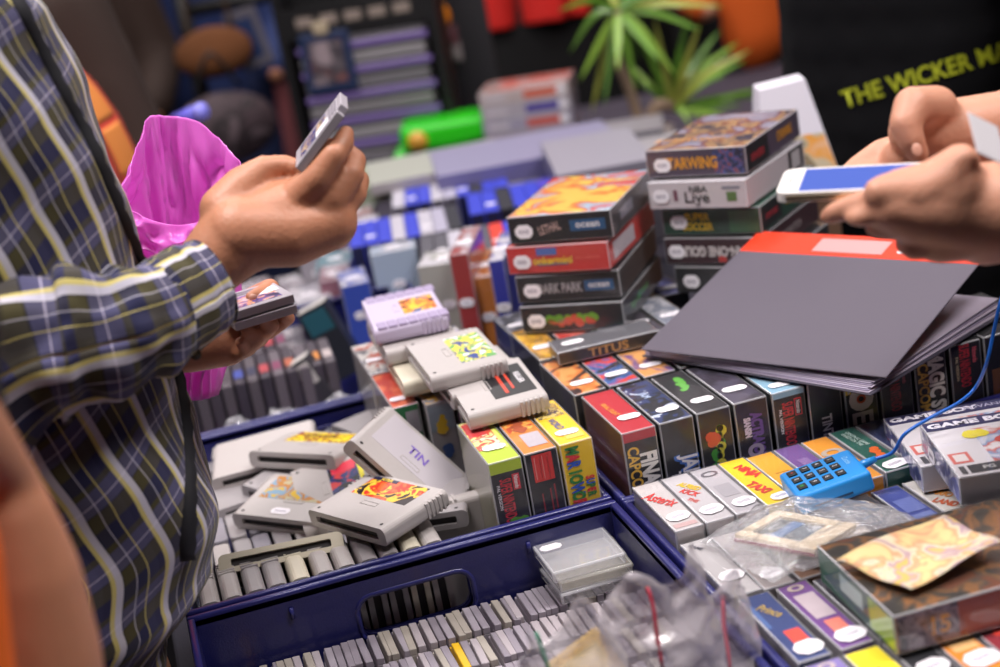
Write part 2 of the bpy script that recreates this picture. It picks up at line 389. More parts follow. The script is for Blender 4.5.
def corner_mw(o, px, py):     # three (x,y,Z): top corner (-x,-y), towards +x, towards +y
    M = frame3(at(*o), at(*px), at(*py)); return M @ Matrix.Translation((CW/2, CD/2, -CT/2))
A_ = art
cartridge('grey cartridge on top of the heap, orange and red fighting picture label, slot facing front', corner_mw((307,509,.152), (376,528,.156), (365,474,.158)), GREY, A_(('e8622a','c8301c','f0c23a','241418'), 45, 3), rows=((0,.45,.84,1,'1c1c40'),), lit=(('SUPER', .25, .92, .006, 'f0d040', 0, 1.1),), lw=.088, lh=.036)
cartridge('wide grey cartridge beneath the orange labelled one, its slot facing front', corner_mw((346,528,.128), (474,508,.128), (318,500,.128)), GREY2, mat('3a78d0', .4), lw=.02, lh=.018)
cartridge('grey cartridge at the back of the heap with a yellow label and open slot', corner_mw((248,451,.142), (330,455,.144), (291,431,.132)), GREY, A_(('f0d428','e8c820','8a3a20','e8d840'), 60, 1), lw=.09, lh=.036, lit=(('STAR', .45, .6, .014, '5a2a20', 0, 1.5),))
cartridge('light grey cartridge leaning under the heap, label red and black with yellow edge', corner_mw((290,470,.125), (305,536,.098), (366,458,.132)), GREY, A_(('14141c','1c2c6a','c83030'), 50, 5), rows=((0,1,.86,1,'ece020'),(0,.25,.1,.8,'d83048')), lw=.075, lh=.04)
cartridge('grey cartridge with a small orange label lying left in the heap', corner_mw((240,484,.115), (290,500,.11), (266,462,.12)), GREY2, A_(('e86a20','f0a848','a03020'), 60, 7), lw=.05, lh=.03)
cartridge('grey cartridge with a yellow and sky blue label and a price tag', corner_mw((231,513,.112), (292,520,.108), (246,490,.118)), GREY, A_(('c8a430','7898b0','b07838','b0a888'), 40, 9, .7, 0), lw=.1, lh=.045, sticker=(-.005, -.03, 0))
cartridge('grey cartridge propped on its corner with violet logo beside the long boxes', prop_mw(), GREY, mat('b8b2b8', .4), lw=.1, lh=.055, lit=(('TIN', .5, .5, .018, '7a62b4', 0, .9),))
cartridge('dark beige cartridge on its side with two white tags by the crate front', corner_mw((217,556,.142), (343,530,.142), (218,578,.08)), YEL, simple=True)
cartridge('grey cartridge at the left rear corner of the heap with ribbed end outward', corner_mw((152,492,.095), (217,470,.098), (144,474,.09)), GREY2, simple=True)
cartridge('grey cartridge wedged left below the ribbed one against the plaid shirt', corner_mw((210,480,.115), (262,466,.12), (204,464,.12)), GREY, simple=True)
cartridge('lower grey cartridge wedged left beside the price tagged cartridge', corner_mw((214,512,.1), (262,496,.1), (204,496,.1)), GREY2, simple=True)
cartridge('small grey cartridge far back in the heap just inside the rear rim', corner_mw((330,424,.12), (362,436,.12), (338,404,.12)), GREY2, simple=True)
cartridge('pale cartridge standing upright with a blue sticker beside the lime game box', MW((.262, 1.49, .068), 90, 0, 0) @ Euler((0, R_(-88), 0)).to_matrix().to_4x4(), GREY, mat('3a78d0', .4), lw=.02, lh=.02)
# carts on top of the long boxes
cartridge('white cartridge with black label and red stripes lying nearest on the tall boxes', corner_mw((443,375,.222), (470,418,.216), (518,355,.224)), GREY, mat('17161a', .35), lw=.085, lh=.046, rows=((.15,.9,.30,.38,'c8402c'),(.2,.8,.5,.56,'c8402c')), lit=(('KILLER', .5, .8, .009, 'e8e4e8', 0, 1.2),))
cartridge('white cartridge with blue and yellow picture label, second in the pile', corner_mw((404,343,.244), (424,369,.24), (478,318,.244)), GREY, A_(('28408a','e8d84a','5aa050','f0f0f0'), 50, 11), lw=.085, lh=.04)
cartridge('white cartridge lying under the blue labelled one', corner_mw((424,362,.221), (442,383,.22), (498,341,.221)), GREY, simple=True)
cartridge('purple grey cartridge with ridged sides and orange black label on top of pile', corner_mw((361,300,.266), (374,330,.262), (434,284,.266)), mat('b9aec6', .4), A_(('18141c','e8762a','f0c030','2a4a8a'), 50, 13), 'us', lw=.055, lh=.04)
cartridge('white cartridge lying right under the purple grey one', corner_mw((366,322,.243), (386,352,.24), (440,305,.243)), GREY, simple=True)
cartridge('yellowed cartridge at the bottom of the rear pile', corner_mw((384,352,.22), (396,372,.22), (452,330,.22)), YEL, simple=True)
# standing rows in the left crate
def standing(x, y, tilt, sh, label, group):
    # long side up, thickness along world x, label side towards -x
    B = Matrix(((0, 0, 1), (0, 1, 0), (-1, 0, 0))).to_4x4()      # local x -> -z, z -> +x
    return cartridge(label, Matrix.Translation((x, y, .066)) @ Matrix.Rotation(R_(tilt), 4, 'Y') @ B, sh, group=group, simple=True)
for i in range(11):
    standing(-.018+i*.0222 if i < 5 else -.016+i*.0222, 1.4485, random.uniform(-1, 1), [GREY, GREY2, YEL, GREY, GREY2][(i*3) % 5], 'grey cartridge standing on end against the front wall of the heaped crate', 'cartridges standing along the crate front')
def lying(x, y, sh, label, group):     # long side along world y, 8.7 cm tall
    B = Matrix(((0, 0, 1), (1, 0, 0), (0, 1, 0))).to_4x4()
    return cartridge(label, Matrix.Translation((x, y, .0475)) @ Matrix.Rotation(R_(random.uniform(-2, 2)), 4, 'Y') @ B, sh, group=group, simple=True)
for i in range(10):
    lying(-.018+i*.0225, 1.565, [GREY2, GREY, GREY2, DGREY][i % 4], 'grey cartridge standing on its edge in the second row under the heap', 'cartridges standing in the second row of the heaped crate')
for i in range(10):
    lying(-.018+i*.0225, 1.70, [GREY2, DGREY][i % 2], 'grey cartridge standing on end in the third row under the heap', 'cartridges standing in the third row of the heaped crate')
# ================================================================ small cartridges in the front crate
SG = [mat('a49ca6', .42, bump=.08, bscale=900), mat('958d98', .45, bump=.08, bscale=900), mat('b2a9ae', .42, bump=.08, bscale=900), mat('8f8791', .45), mat('aca49a', .45)]
SY = mat('e8b81c', .4)
bm = bmesh.new(); add_box(bm, -.0037, .0037, -.029, .029, 0, .058); add_box(bm, -.0037, .0037, -.029, .0215, .058, .065); bevel_all(bm, .0006, 1)
add_box(bm, -.0040, .0040, -.0292, -.0275, .010, .05); SMALL = bm_mesh(bm); SMALL.materials.append(SG[0])
SLAB = boxes_me([(-.0041, -.0036, -.022, .022, .012, .05)]); SLAB.materials.append(mat('d8d4dc', .5))
NAMES = ['rear row against the crate wall', 'second row from the back', 'third row from the back', 'fourth row from the back']
def small_cart(x, y, m, label, group, z=.0045):
    root = thing('handheld_cartridge', label, 'game cartridge', MW((x, y, z), random.uniform(-1.5, 1.5), 0, random.uniform(3, 9)), group)
    s = link('shell', SMALL, root); s.material_slots[0].link = 'OBJECT'; s.material_slots[0].material = m
    link('label_plate', SLAB, root)
for r in range(4):
    y = 1.3455-r*.0625+(.0 if r else 0)
    for i in range(46):
        x = -.026+i*.0088+random.uniform(-.0006, .0006)
        if r == 0 and x > .24 and x < .0: continue
        yel = (r, i) in ((1, 24), (2, 6), (2, 7), (0, 3))
        m = SY if yel else random.choice(SG)
        lb = ('yellow handheld cartridge among grey ones in the %s' if yel else 'small grey handheld cartridge standing on edge in the %s') % NAMES[r]
        small_cart(x, y+random.uniform(-.001, .001), m, lb, 'handheld cartridges, '+NAMES[r])
# clear cases stack
CC = clear('f4f4fa', .16, .12, .6); CC2 = clear('f6f2e0', .24, .12, .6)
base = at(585, 590, .078); 
for k, (dx, rz, lb, m) in enumerate([(0, 4, 'bottom frosted plastic case of the three in the front crate', CC), (.004, 1, 'middle yellowish plastic case of the three in the front crate', CC2), (-.005, 3, 'top frosted plastic case with a price tag in the front crate', CC)]):
    t = thing('plastic_case', lb, 'plastic case', MW(at(556, 572, .107)+Vector((.037+dx*.7, .034, -.0365+k*.0122)), rz-3), 'frosted plastic cartridge cases')
    link('case_shell', box_me(.074, .068, .0118, .002, 2, 6), t, [m]*6+[clear('f8f8fc', .5, .15, .8)]); link('case_lid', boxes_me([(-.038, .038, -.035, .035, .0085, .0120)], .001, 2), t, m)
    link('hinge_tab', boxes_me([(.012, .028, .033, .0365, .003, .009)], .001), t, m)
    if k == 2: link('price_sticker', sticker_me(.022, .013), t, WHITE, Matrix.Translation((-.022, .020, .0122)))
# ================================================================ tall boxes, left crate
K = '17161b'
def red_logo(f, u, v, s=1, rot=-90):
    return [('t', f, u, v, .0075*s, 'Nintendo', 'd82030', rot, .9, .01)]
def snes_front(prefix=()):
    return [('p', 'front', .08, .0, .10, .74, mat('d8d4dc', .5), 'trim_line'), ('p','front',.64,.78,.86,.99-.1,mat('c41c2a',.4),'logo_panel'), ('t','front',.76,.66,.0075,'Nintendo','e8283a',-90,.95,.012), ('t','front',.42,.48,.0135,'SUPER NINTENDO','d0283a',-90,.72,.012), ('t','front',.2,.5,.0045,'PAL VERSION','e4e0e8',-90,.9,.0)]
DT = 'tall black game box '
YF = 1.4035
def tall(label, x, yf, cols, items, top=.19, d=.13, w=.0355, base=.0045, rz=0, group='tall game boxes'):
    return game_box(label, cols, items, w, d, top, MW((x+w/2, yf+d/2, base), rz), True, group)
LIME = 'b4cc30'
tall('lime topped game box with black red-lettered side, left of the three by the rim', .2725, YF, {'front': K, 'top': mat(LIME, .4), 'left': '8e8c78', '*': K},
     [('p','front',0,.935,1,1,mat(LIME,.4),'green_band'), ('p','top',.04,.30,.8,.98,art(('e8e8c8','d84830','f0e8a0'),60,2),'cover_art'), ('p','top',.06,.62,.6,.94,mat('d03a3c',.4),'red_panel'), ('p','top',.55,.25,.92,.7,mat('e0e070',.4),'notes_panel'), ('s','top',.5,.3,.024,.014,-6),
      ('p','front',.64,.825,.86,.915,mat('d8283a',.4),'logo_frame'), ('p','front',.67,.83,.83,.91,mat(K,.4),'logo_field'), ('t','front',.75,.87,.0062,'Nintendo','f0e8e8',-90,.6,.02), ('t','front',.42,.775,.0165,'SUPER NINTENDO','d8283a',-90,.345,.02), ('t','front',.18,.80,.0045,'PAL VERSION','e4e0e8',-90,1.0,.02), ('w','front',.5,.625,.7,.635,'58a02c','ornament')])
tall('orange topped game box with a red text panel on its black side, middle of three', .310, YF, {'front': K, 'top': mat('e0842c', .4), '*': K},
     [('p','top',.1,.5,.9,.97,art(('e87a20','f0b050','c04a20'),40,4),'cover_art'), ('w','top',.5,.75,.5,.5,'a84a20','rust_ornament'), ('p','top',.3,.12,.9,.42,mat('b8b0b8',.5),'picture_panel'), ('s','top',.38,.86,.022,.012,-5),
      ('p','front',.20,.83,.82,.985,mat('d8332c',.45),'red_panel')]+[('p','front',.27+.08*j,.845,.285+.08*j,.97,mat('e8a8a0',.5),'text_line') for j in range(6)]+[('p','front',.6,.64,.64,.78,mat('a02a30',.5),'text_line'), ('p','front',.74,.66,.78,.80,mat('a02a30',.5),'text_line'), ('p','front',.34,.63,.38,.76,mat('a02a30',.5),'text_line')])
YELL = mat('f2c914', .4)
tall('yellow game box with green, blue and red word lettering down its side', .3475, YF, {'front': YELL, 'top': YELL, 'right': YELL, '*': YELL},
     [('p','top',.08,.62,.92,.93,art(('c8a030','6a5a48','e8d070','3a3a50'),70,6),'cover_art'), ('t','top',.42,.45,.011,'WORLD','2a4a9a',-85,.8,.02), ('p','top',.35,.08,.9,.3,mat('e8d060',.4),'picture_panel'), ('s','top',.5,.22,.024,.014,-5)]
     +[('t','front',.34,.955-.041*j,.0185,ch,c,-90,.62,.05) for j,(ch,c) in enumerate(zip('MARIO',('2a8a34','e02c2c','2458c0','2a8a34','2a8a34')))]
     +[('t','front',.34,.735-.041*j,.0185,ch,c,-90,.62,.05) for j,(ch,c) in enumerate(zip('WORLD',('2458c0','2a8a34','e02c2c','2458c0','2a8a34')))]
     +[('t','front',.76,.785-.0245*j,.012,ch,c,-90,.62,.05) for j,(ch,c) in enumerate(zip('SUPER',('e02c2c','2458c0','2a8a34','e02c2c','2a8a34')))])
# N64-like boxes farther back in the same crate
def n64(label, x, yf, front, top, items, w=.031):
    return game_box(label, {'front': front, 'top': top, '*': 'a8a4a4'}, items, w, .13, .19, MW((x+w/2, yf+.065, .0045)), True, 'upright boxes behind the cartridge heap')
n64('upright box with red top and green side lettered in pale letters down', .222, 1.63, mat('1f7a44', .4), art(('d84830','e87850','c83828'), 30, 8), [('t','front',.5,.54,.017,'NINTENDO64','e8f0e8',90,.75,.02), ('p','front',.45,.82,.95,.96,mat('a8a4b0',.4),'picture_panel'), ('s','top',.45,.2,.022,.013,-5)])
n64('upright grey box with a yellow triangle and dark lettering on its side', .257, 1.615, mat('b0acb0', .4), art(('c8c4c0','d8a838','9a98a0'), 40, 9), [('p','front',0,.82,1,.98,mat('9aa8b8',.4),'pale_blue_band'), ('w','front',.5,.90,.5,.82,'e8c020','yellow_mark'), ('w','front',.5,.72,.5,.66,'3a5a9a','blue_mark'), ('t','front',.14,.5,.012,'NINTENDO64','6a6870',90,.9,.02)])
n64('upright olive grey box with dark lettering left of the lime topped box', .291, 1.60, mat('8f8c86', .4), art(('5a5a58','a8a070','303038'), 40, 10), [('t','front',.5,.55,.017,'NINTENDO64','3a3a40',90,.8,.02), ('p','front',.2,.0,.8,.1,mat('c83a30',.4),'red_mark')])
n64('upright red box hidden under the white cartridges', .326, 1.60, mat('a83028', .4), art(('c85838','e88848'), 40, 12), [])
for j, (x, y, c, lb) in enumerate([(.262, 1.475, 'a8a49c', 'upright clear wrapped grey box left beside the lime topped box'),]):
    pass
for j, (x, yf) in enumerate([(.222, 1.765), (.257, 1.765), (.292, 1.75), (.327, 1.75)]):
    c = ('b86050', '6a8a9a', 'a09a90', '8a7ab0')[j]; nm = ('rust red', 'teal grey', 'beige', 'violet')[j]
    n64('%s upright box in the back corner of the heaped crate' % nm, x, yf, mat(c, .4), art((c, 'd8d4d0', '6a6670'), 40, 20+j), [('s','top',.5,.4,.02,.012,0)])
game_box('upright white and black wrapped box between the lime topped box and pale cartridges', {'front': 'a8a8a4', 'top': art(('d0ccc0','2a2a30','e8c020'), 50, 15), 'left': '8a8a88', '*': '8a8a88'}, [('s','top',.5,.3,.02,.012,0)], .028, .06, .175, MW((.335, 1.568, .0045)), True, 'upright boxes behind the cartridge heap')
# ================================================================ tall boxes, right crate
X0, PW, YR = .4085, .0407, 1.3905
RED = mat('b81c2c', .35)
W_ = 'f0ecf0'
def rbox(i, label, cols, items, row=0, dz=0):
    return tall(label, X0+PW*i+random.uniform(-.001, .001), YR+row*.137, cols, items, w=.037, top=.19+dz, group='tall boxes in the right crate')
rbox(0, 'tall game box with a red top and side lettered in white and yellow', {'front': K, 'top': RED, 'left': '4a1820', '*': '2a1218'},
     [('p','front',0,.945,1,1,RED,'red_band'), ('t','front',.69,.625,.0235,'FINAL FIGHT','f2eee8',-90,.68,.05), ('t','front',.25,.77,.0165,'CAPCOM','e8b83a',-90,.8,.03), ('t','top',.35,.55,.008,'FINAL FIGHT','e89a30',-85,.9,.02), ('s','top',.62,.3,.024,.014,-4)])
rbox(1, 'tall black game box with white and blue letters low on its side', {'front': K, 'top': art(('1a1c24','2a3a6a','c8d0e0'), 35, 21), '*': K},
     [('t','front',.655,.715,.0245,'JAM','3a70c8',-90,.72,.09), ('t','front',.68,.72,.0235,'JAM',W_,-90,.72,.03), ('t','front',.28,.67,.014,'TH',W_,-90,.8,.04), ('t','top',.4,.66,.012,'JAM','b8c8e8',-85,.9,.02), ('s','top',.6,.25,.024,.014,-4)])
rbox(2, 'tall black game box with a green and yellow bubbly ornament down the side', {'front': K, 'top': K, '*': K},
     [('w','front',.62,.88,.44,.63,'d0c838','yellow_ornament'), ('w','front',.60,.885,.44,.62,'3f9a30','green_ornament'), ('w','front',.34,.86,.38,.82,'d84a30','red_ornament'), ('w','top',.6,.85,.5,.55,'58a838','green_ornament'), ('s','top',.55,.25,.024,.014,-4)])
rbox(3, 'tall black game box with purple and pink lettering down the side', {'front': '1a1420', 'top': art(('1a1620','2c2434','4a4458'), 30, 23), '*': K},
     [('t','front',.62,.79,.0165,'ACTRAIOU','6c4a94',-90,.62,.06), ('t','front',.33,.85,.0095,'SIANSIN','e0d4e8',-90,.62,.06), ('t','front',.5,.71,.022,'O','b0a0b8',-90,.8,.06), ('s','top',.5,.3,.026,.014,-4)])
rbox(4, 'tall black game box with a pale blue top and red lettered side', {'front': K, 'top': mat('8ab4cc', .35), '*': K},
     [('p','front',0,.965,1,1,mat('8ab4cc',.35),'blue_band'), ('p','front',.66,.845,.88,.945,mat('d8283a',.4),'logo_frame'), ('p','front',.69,.852,.85,.938,mat(K,.4),'logo_field'), ('t','front',.77,.895,.0062,'Nintendo','f0e8e8',-90,.6,.02), ('t','front',.44,.81,.0165,'SUPER NINTENDO','d8283a',-90,.345,.02), ('t','front',.2,.83,.0045,'PAL VERSION','e4e0e8',-90,1.0,.02), ('s','top',.5,.14,.024,.012,-4)])
rbox(5, 'tall black game box with thin white capitals reading down its side', {'front': '1c1d20', 'top': '24242a', '*': K},
     [('t','front',.5,.71,.0155,'TINTIN','e4e0e0',-90,.72,.03)])
rbox(6, 'tall black game box with an orange ring between big pale letters', {'front': '201e1e', 'top': '24242a', '*': K},
     [('t','front',.45,.935,.034,'K','c8c0b8',-90,.9,.03), ('t','front',.5,.73,.032,'E','c8c0b8',-90,.9,.03), ('t','front',.5,.84,.031,'O','d8ccc0',-90,.9,.10), ('t','front',.5,.84,.014,'O','c84a20',-90,.9,.03), ('p','front',.0,.88,.2,.93,mat('e8c030',.4),'yellow_mark')])
rbox(7, 'tall black game box in shade under the folder edge with small red logo', {'front': K, 'top': K, '*': K},
     [('t','front',.78,.90,.0062,'Nintendo','c86870',-90,.6,.02), ('t','front',.46,.84,.0165,'SUPER NINTENDO','b02834',-90,.345,.02)])
rbox(8, 'tall black game box lettered in white and gold under the folder edge', {'front': K, 'top': K, '*': K},
     [('t','front',.68,.70,.0235,'MAGIC SWORD','e8e4e0',-90,.68,.05), ('t','front',.25,.80,.0165,'CAPCOM','d8a840',-90,.8,.03)])
rbox(9, 'tall black game box with red lettering behind the blue cable', {'front': K, 'top': K, '*': K},
     [('t','front',.8,.92,.0075,'Nintendo','e86070',-90,.6,.03), ('t','front',.46,.87,.0165,'SUPER NINTENDO','d0283a',-90,.345,.02), ('t','front',.2,.86,.0045,'PAL VERSION','c8b898',-90,1.0,.02)])
rbox(10, 'tall black game box with brown emblem at the right end of the row', {'front': K, 'top': K, '*': K}, [('p','front',.2,.5,.8,.8,mat('8a5a30',.4),'emblem')])
rbox(11, 'last tall black game box of the row with a plain side', {'front': K, 'top': K, '*': K}, [])
# second and third rows
SEC = [('dark box with an orange figure on top directly behind the red topped box', art((K,'1c1a1a','e07a30','d8a058'), 28, 31)),
       ('dark box with a small rainbow emblem on top in the second row', art((K,'24202c','3a6ab0','d84030'), 26, 32)),
       ('orange and purple topped box in the second row by the folder corner', art(('c8702c','6a4a8a','e0a058'), 30, 33)),
       ('dark green topped box in the second row under the folder', art((K,'2a4a38'), 30, 34)),
       ('grey topped box in the second row under the folder', art(('4a4a54','2a2a30'), 30, 35))]
for i, (lb, t) in enumerate(SEC):
    rbox(i-.1, lb, {'top': t, 'front': K, '*': K}, [('s','top',.55,.25,.026,.013,-3)]+([('p','front',.1,.3,.4,.7,mat('8a7a30',.4),'yellow_mark')] if i == 0 else []), 1)
for i, (c, lb) in enumerate([(('e8b81c','c8901c','8a6a20'), 'yellow'), (('c83028','e87868','8a2020'), 'red'), (('3a8a48','2a5a9a','d8d4c8'), 'green'), (('2a2830','4a4450'), 'charcoal'), (('8a90a0','c8c8d0'), 'silver')]):
    rbox(i-.05, '%s topped box in the third row under the near stack' % lb, {'top': art(c, 36, 41+i), 'front': K, '*': K}, [('s','top',.5,.35,.026,.013,-3)], 2, 0)
for i, (c, lb) in enumerate([(('3a3a44','7a7a88'), 'slate'), (('1a5a4a','c8d8d0'), 'teal'), (('8a3038','2a1a20'), 'maroon'), (('d0d0d8','8888a0'), 'pale'), (('c8a030','6a5020'), 'gold'), (('2a2a60','8080c0'), 'indigo')]):
    if i < 6: tall('%s topped box in the fourth row between the two stacks' % lb, X0+PW*i, YR+3*.137-.03+.03, {'top': art(c, 36, 51+i), 'front': K, '*': K}, [('s','top',.5,.35,.026,.013,-3)], w=.037, d=.085, top=.185, group='tall boxes in the right crate')
# box lying across in front of the stack (brown lettering)
game_box('clear wrapped black box lying flat before the near stack, brown lettering', {'front': '2a2420', 'top': '5a5a60', '*': '3a3438'}, [('t','front',.5,.5,.014,'TITUS','b88a48',0,1.3,.02), ('s','top',.2,.5,.026,.014,0)], .12, .05, .016, MW(at(603,342,.205)+Vector((0,.0,-.008)), -4), True, 'flat boxes')
# ================================================================ two stacks of flat boxes
def flat(label, mw, cols, items, group):
    return game_box(label, cols, items, .131, .19, .0345, mw, True, group)
G1 = 'near stack of flat game boxes'; G2 = 'far stack of flat game boxes'
def spose(px, Z, rz):   # front-left bottom pixel at height Z
    p = at(*px, Z); M = Matrix.Translation(p) @ Matrix.Rotation(R_(rz), 4, 'Z'); return M @ Matrix.Translation((.0655, .095, 0))
B = at(513, 336, .197); f1 = lambda k, rz, dx=0, dy=0: Matrix.Translation((B.x+.013+dx, B.y+dy, .1965+k*.0372)) @ Matrix.Rotation(R_(rz), 4, 'Z') @ Matrix.Translation((.0655, .095, 0))
ST = ('s','front',.15,.45,.022,.0165,0)
flat('bottom box of the near stack, black with a green bubbly logo', f1(0, -35), {'front': '1d1c20', 'top': K, '*': '2a2a2e'}, [('w','front',.27,.5,.74,.5,'6aa828','green_ornament'), ('w','front',.27,.4,.7,.42,'c84a30','red_ornament'), ST, ('w','right',.2,.5,.6,.5,'4a8a50','green_ornament')], G1)
flat('second box from the bottom of the near stack, black with pale carved letters', f1(1, -34, .002, .004), {'front': '1d1c20', 'top': K, '*': '28282c'}, [('t','front',.42,.5,.017,'DARK PARK','a8a4a8',0,.62,.03), ('p','front',.66,.32,.94,.72,mat('2a5a88',.4),'logo_panel'), ('t','front',.80,.52,.011,'ocean','f0f0f4',0,1.0,.02), ST], G1)
flat('red box in the near stack with yellow and blue lettering', f1(2, -37, -.003, .008), {'front': 'cc2c28', 'top': 'c03028', 'right': 'c8342c', '*': 'b82c28'}, [('t','front',.45,.46,.013,'onkermini','ecc62a',0,.95,.03), ('p','front',.3,.28,.6,.36,mat('2a3a8a',.4),'blue_band'), ('p','front',.3,.66,.5,.92,mat('4a6ab8',.4),'small_picture'), ('t','front',.8,.5,.005,'PAL VERSION',  'e87060',0,1,.0), ('p','right',.1,.2,.55,.8,mat('c8c0c8',.4),'white_panel'), ST], G1)
flat('top box of the near stack, black side and orange yellow cover picture', f1(3, -35, .004, .004), {'front': '1b1a1d', 'top': art(('f0a030','f0d060','e87028','a8d0e8','e03c28'), 14, 61), 'right': '3a3a40', '*': K}, [('t','front',.40,.52,.015,'LETHAL','c8a8a0',12,.55,.02), ('p','front',.60,.34,.94,.74,mat('2a5a88',.4),'logo_panel'), ('t','front',.77,.54,.012,'ocean','f0f0f4',0,1.05,.02), ('p','right',.2,.3,.5,.7,mat('8a8a98',.4),'grey_panel'), ST], G1)
B2 = at(662, 296, .197)
f2 = lambda k, rz, dx=0, dy=0: Matrix.Translation((B2.x+.020+dx, B2.y+dy, .1965+k*.0372)) @ Matrix.Rotation(R_(rz), 4, 'Z') @ Matrix.Translation((.0655, .095, 0))
flat('bottom box of the far stack, black with slanted pale lettering', f2(0, -48), {'front': '1b1a1d', '*': K}, [('t','front',.5,.5,.015,'LETHAL','c8a090',14,.55,.02), ('s','front',.17,.45,.022,.0165,0)], G2)
flat('dark maroon box in the far stack with upside down grey lettering', f2(1, -47, -.006, .006), {'front': '3a1c24', 'right': '3a1c24', 'top': '2a161c', '*': '301820'}, [('t','front',.62,.5,.017,'HOLE-IN-ONE GOLF','d8d0d0',180,.72,.05), ('p','front',.55,.1,.63,.35,mat('c8302c',.4),'red_mark'), ('t','right',.5,.5,.013,'HOLE-IN-ONE','a89a9c',180,.8,.02), ('p','right',.1,.4,.25,.8,mat('c8302c',.4),'red_mark'), ('s','front',.12,.5,.022,.0165,0)], G2)
flat('green box in the middle of the far stack with yellow lettering', f2(2, -46, -.004, .006), {'front': '1c4434', 'right': '1c4434', 'top': '2a5a48', '*': '1c4434'}, [('t','front',.36,.68,.013,'SUPER','e8c020',0,.9,.03), ('t','front',.36,.32,.013,'SOCCER','e8c020',0,.8,.03), ('p','front',.68,.1,.98,.9,mat('3a6a48',.4),'picture_panel'), ('p','right',.02,.1,.36,.9,mat('121418',.4),'logo_panel'), ('t','right',.18,.5,.010,'SUPER NINTENDO','c8283a',0,.5,.01), ('t','right',.55,.5,.012,'SOCCER','c8b030',0,.9,.02), ('s','front',.17,.5,.022,.0165,0)], G2)
flat('white box second from the top of the far stack with black lettering', f2(3, -47, -.018, .004), {'front': 'd4ccd0', 'right': 'cdc6cc', 'top': 'c8c2c8', '*': 'cdc6cc'}, [('t','front',.52,.72,.011,'NBA','1a1a20',0,1.1,.02), ('t','front',.5,.42,.019,'Live','14141a',0,1.1,.015), ('t','front',.5,.13,.006,'99','14141a',0,1,.02), ('p','front',.80,.25,.90,.6,mat('5a7a3a',.4),'cube_mark'), ('p','front',.76,.7,.94,.8,mat('8a8a98',.4),'small_print'), ('p','front',.26,.3,.30,.7,mat('7a4a5a',.4),'emblem'), ('p','right',.72,.1,.97,.95,mat('26262a',.4),'picture_frame'), ('p','right',.77,.2,.92,.85,mat('c8c4c8',.4),'picture'), ('s','front',.13,.48,.022,.0165,0)], G2)
flat('purple grey box on top of the far stack with orange lettering', f2(4, -45, -.012, .012), {'front': '4c4052', 'right': '52465a', 'top': art(('5a5468','a8a4b8','7a3a40','c8a070','3a3a50'), 16, 66), '*': '483c50'}, [('t','front',.44,.5,.0195,'STARWING','e8a028',0,.72,.035), ('p','front',.68,.06,.97,.94,art(('2a2a44','4a5a9a','8a4a50'),120,3),'picture_panel'), ('p','right',.02,.04,.40,.96,mat('16161c',.4),'logo_panel'), ('t','right',.2,.45,.013,'SUPER NINTENDO','c8283a',0,.42,.01), ('p','right',.06,.72,.26,.84,mat('e86858',.4),'small_logo'), ('t','right',.7,.55,.017,'STARWING','e8a028',0,.6,.03), ('t','top',.3,.25,.022,'STARWING','d8a068',0,.8,.03), ('s','front',.16,.45,.022,.0165,0)], G2)
# ================================================================ small boxes in the right front crate
def sb(x, y, top, c, label, items=(), w=.0295, d=.12, group='small boxes in the right front crate', h=.13):
    cols = {'top': c if not isinstance(c, str) else mat(c, .4), 'front': c if not isinstance(c, str) else mat(c, .4), '*': '8a868c'}
    return game_box(label, cols, items, w, d, top-.0045, MW((x+w/2, y+d/2, .0045), random.uniform(-.4, .4)), True, group, name='small_game_box')
SX, SP, SY1 = .4045, .0307, 1.250
sb(SX, SY1, .146, 'c6c0c0', 'white small box with red script on top at the left end of the row', [('t','top',.5,.62,.021,'Asterix','d8322c',-62,.62,.02), ('p','top',.1,.05,.9,.12,mat('c8a8a8',.5),'print_line'), ('s','top',.5,.24,.023,.019,8)])
sb(SX+SP, SY1, .146, 'c2bec2', 'white small box with yellow and red lettering, second of its row', [('t','top',.62,.72,.011,'ALFRED','e8c020',-62,.7,.04), ('t','top',.45,.6,.012,'KICK','d83a30',-62,.8,.03), ('t','top',.3,.45,.008,'THE','d84a40',-62,.9,.02), ('s','top',.55,.2,.023,.019,8)])
sb(SX+2*SP, SY1, .146, 'b8b4ba', 'light grey small box with an oval seal, third of its row', [('t','top',.5,.85,.018,'O','6a666e',0,1.3,.01), ('p','top',.2,.35,.8,.6,mat('a5a1a8',.5),'text_block'), ('s','top',.6,.18,.023,.019,8)])
sb(SX+3*SP, SY1, .146, 'f0cc20', 'bright yellow small box with bold red lettering on top', [('t','top',.6,.7,.014,'NINJA','e03020',-75,.9,.05), ('t','top',.38,.36,.015,'TAXI','e03020',-75,.9,.05), ('s','top',.7,.1,.02,.015,8)])
sb(SX+4*SP, SY1, .144, 'e0a428', 'amber small box left of the blue keypad', [('p','top',.3,.55,.8,.56,mat('b07818',.4),'print_line')])
sb(SX+5*SP, SY1, .144, '6a4a8c', 'purple small box behind the blue keypad', [('p','top',.3,.4,.7,.7,mat('8468a0',.4),'print_patch')])
sb(SX+6*SP, SY1, .144, 'e09428', 'orange small box with a round grey seal behind the keypad', [('t','top',.5,.65,.024,'O','b8a898',0,1.2,.05)])
sb(SX+7*SP, SY1, .146, '1c5c50', 'teal green small box with an orange emblem behind the keypad', [('w','top',.6,.48,.5,.30,'e86a20','orange_emblem'), ('t','top',.4,.75,.006,'BASED ON THE','c8e0d8',-85,.9,.01), ('t','top',.6,.75,.006,'ORIGINAL GAME','c8e0d8',-85,.9,.01), ('s','top',.6,.1,.026,.018,12)])
sb(SX+8*SP, SY1, .146, '26305a', 'navy small box with slanting red letters beside the cable', [('w','top',.5,.62,.5,.40,'c02c30','red_emblem')])
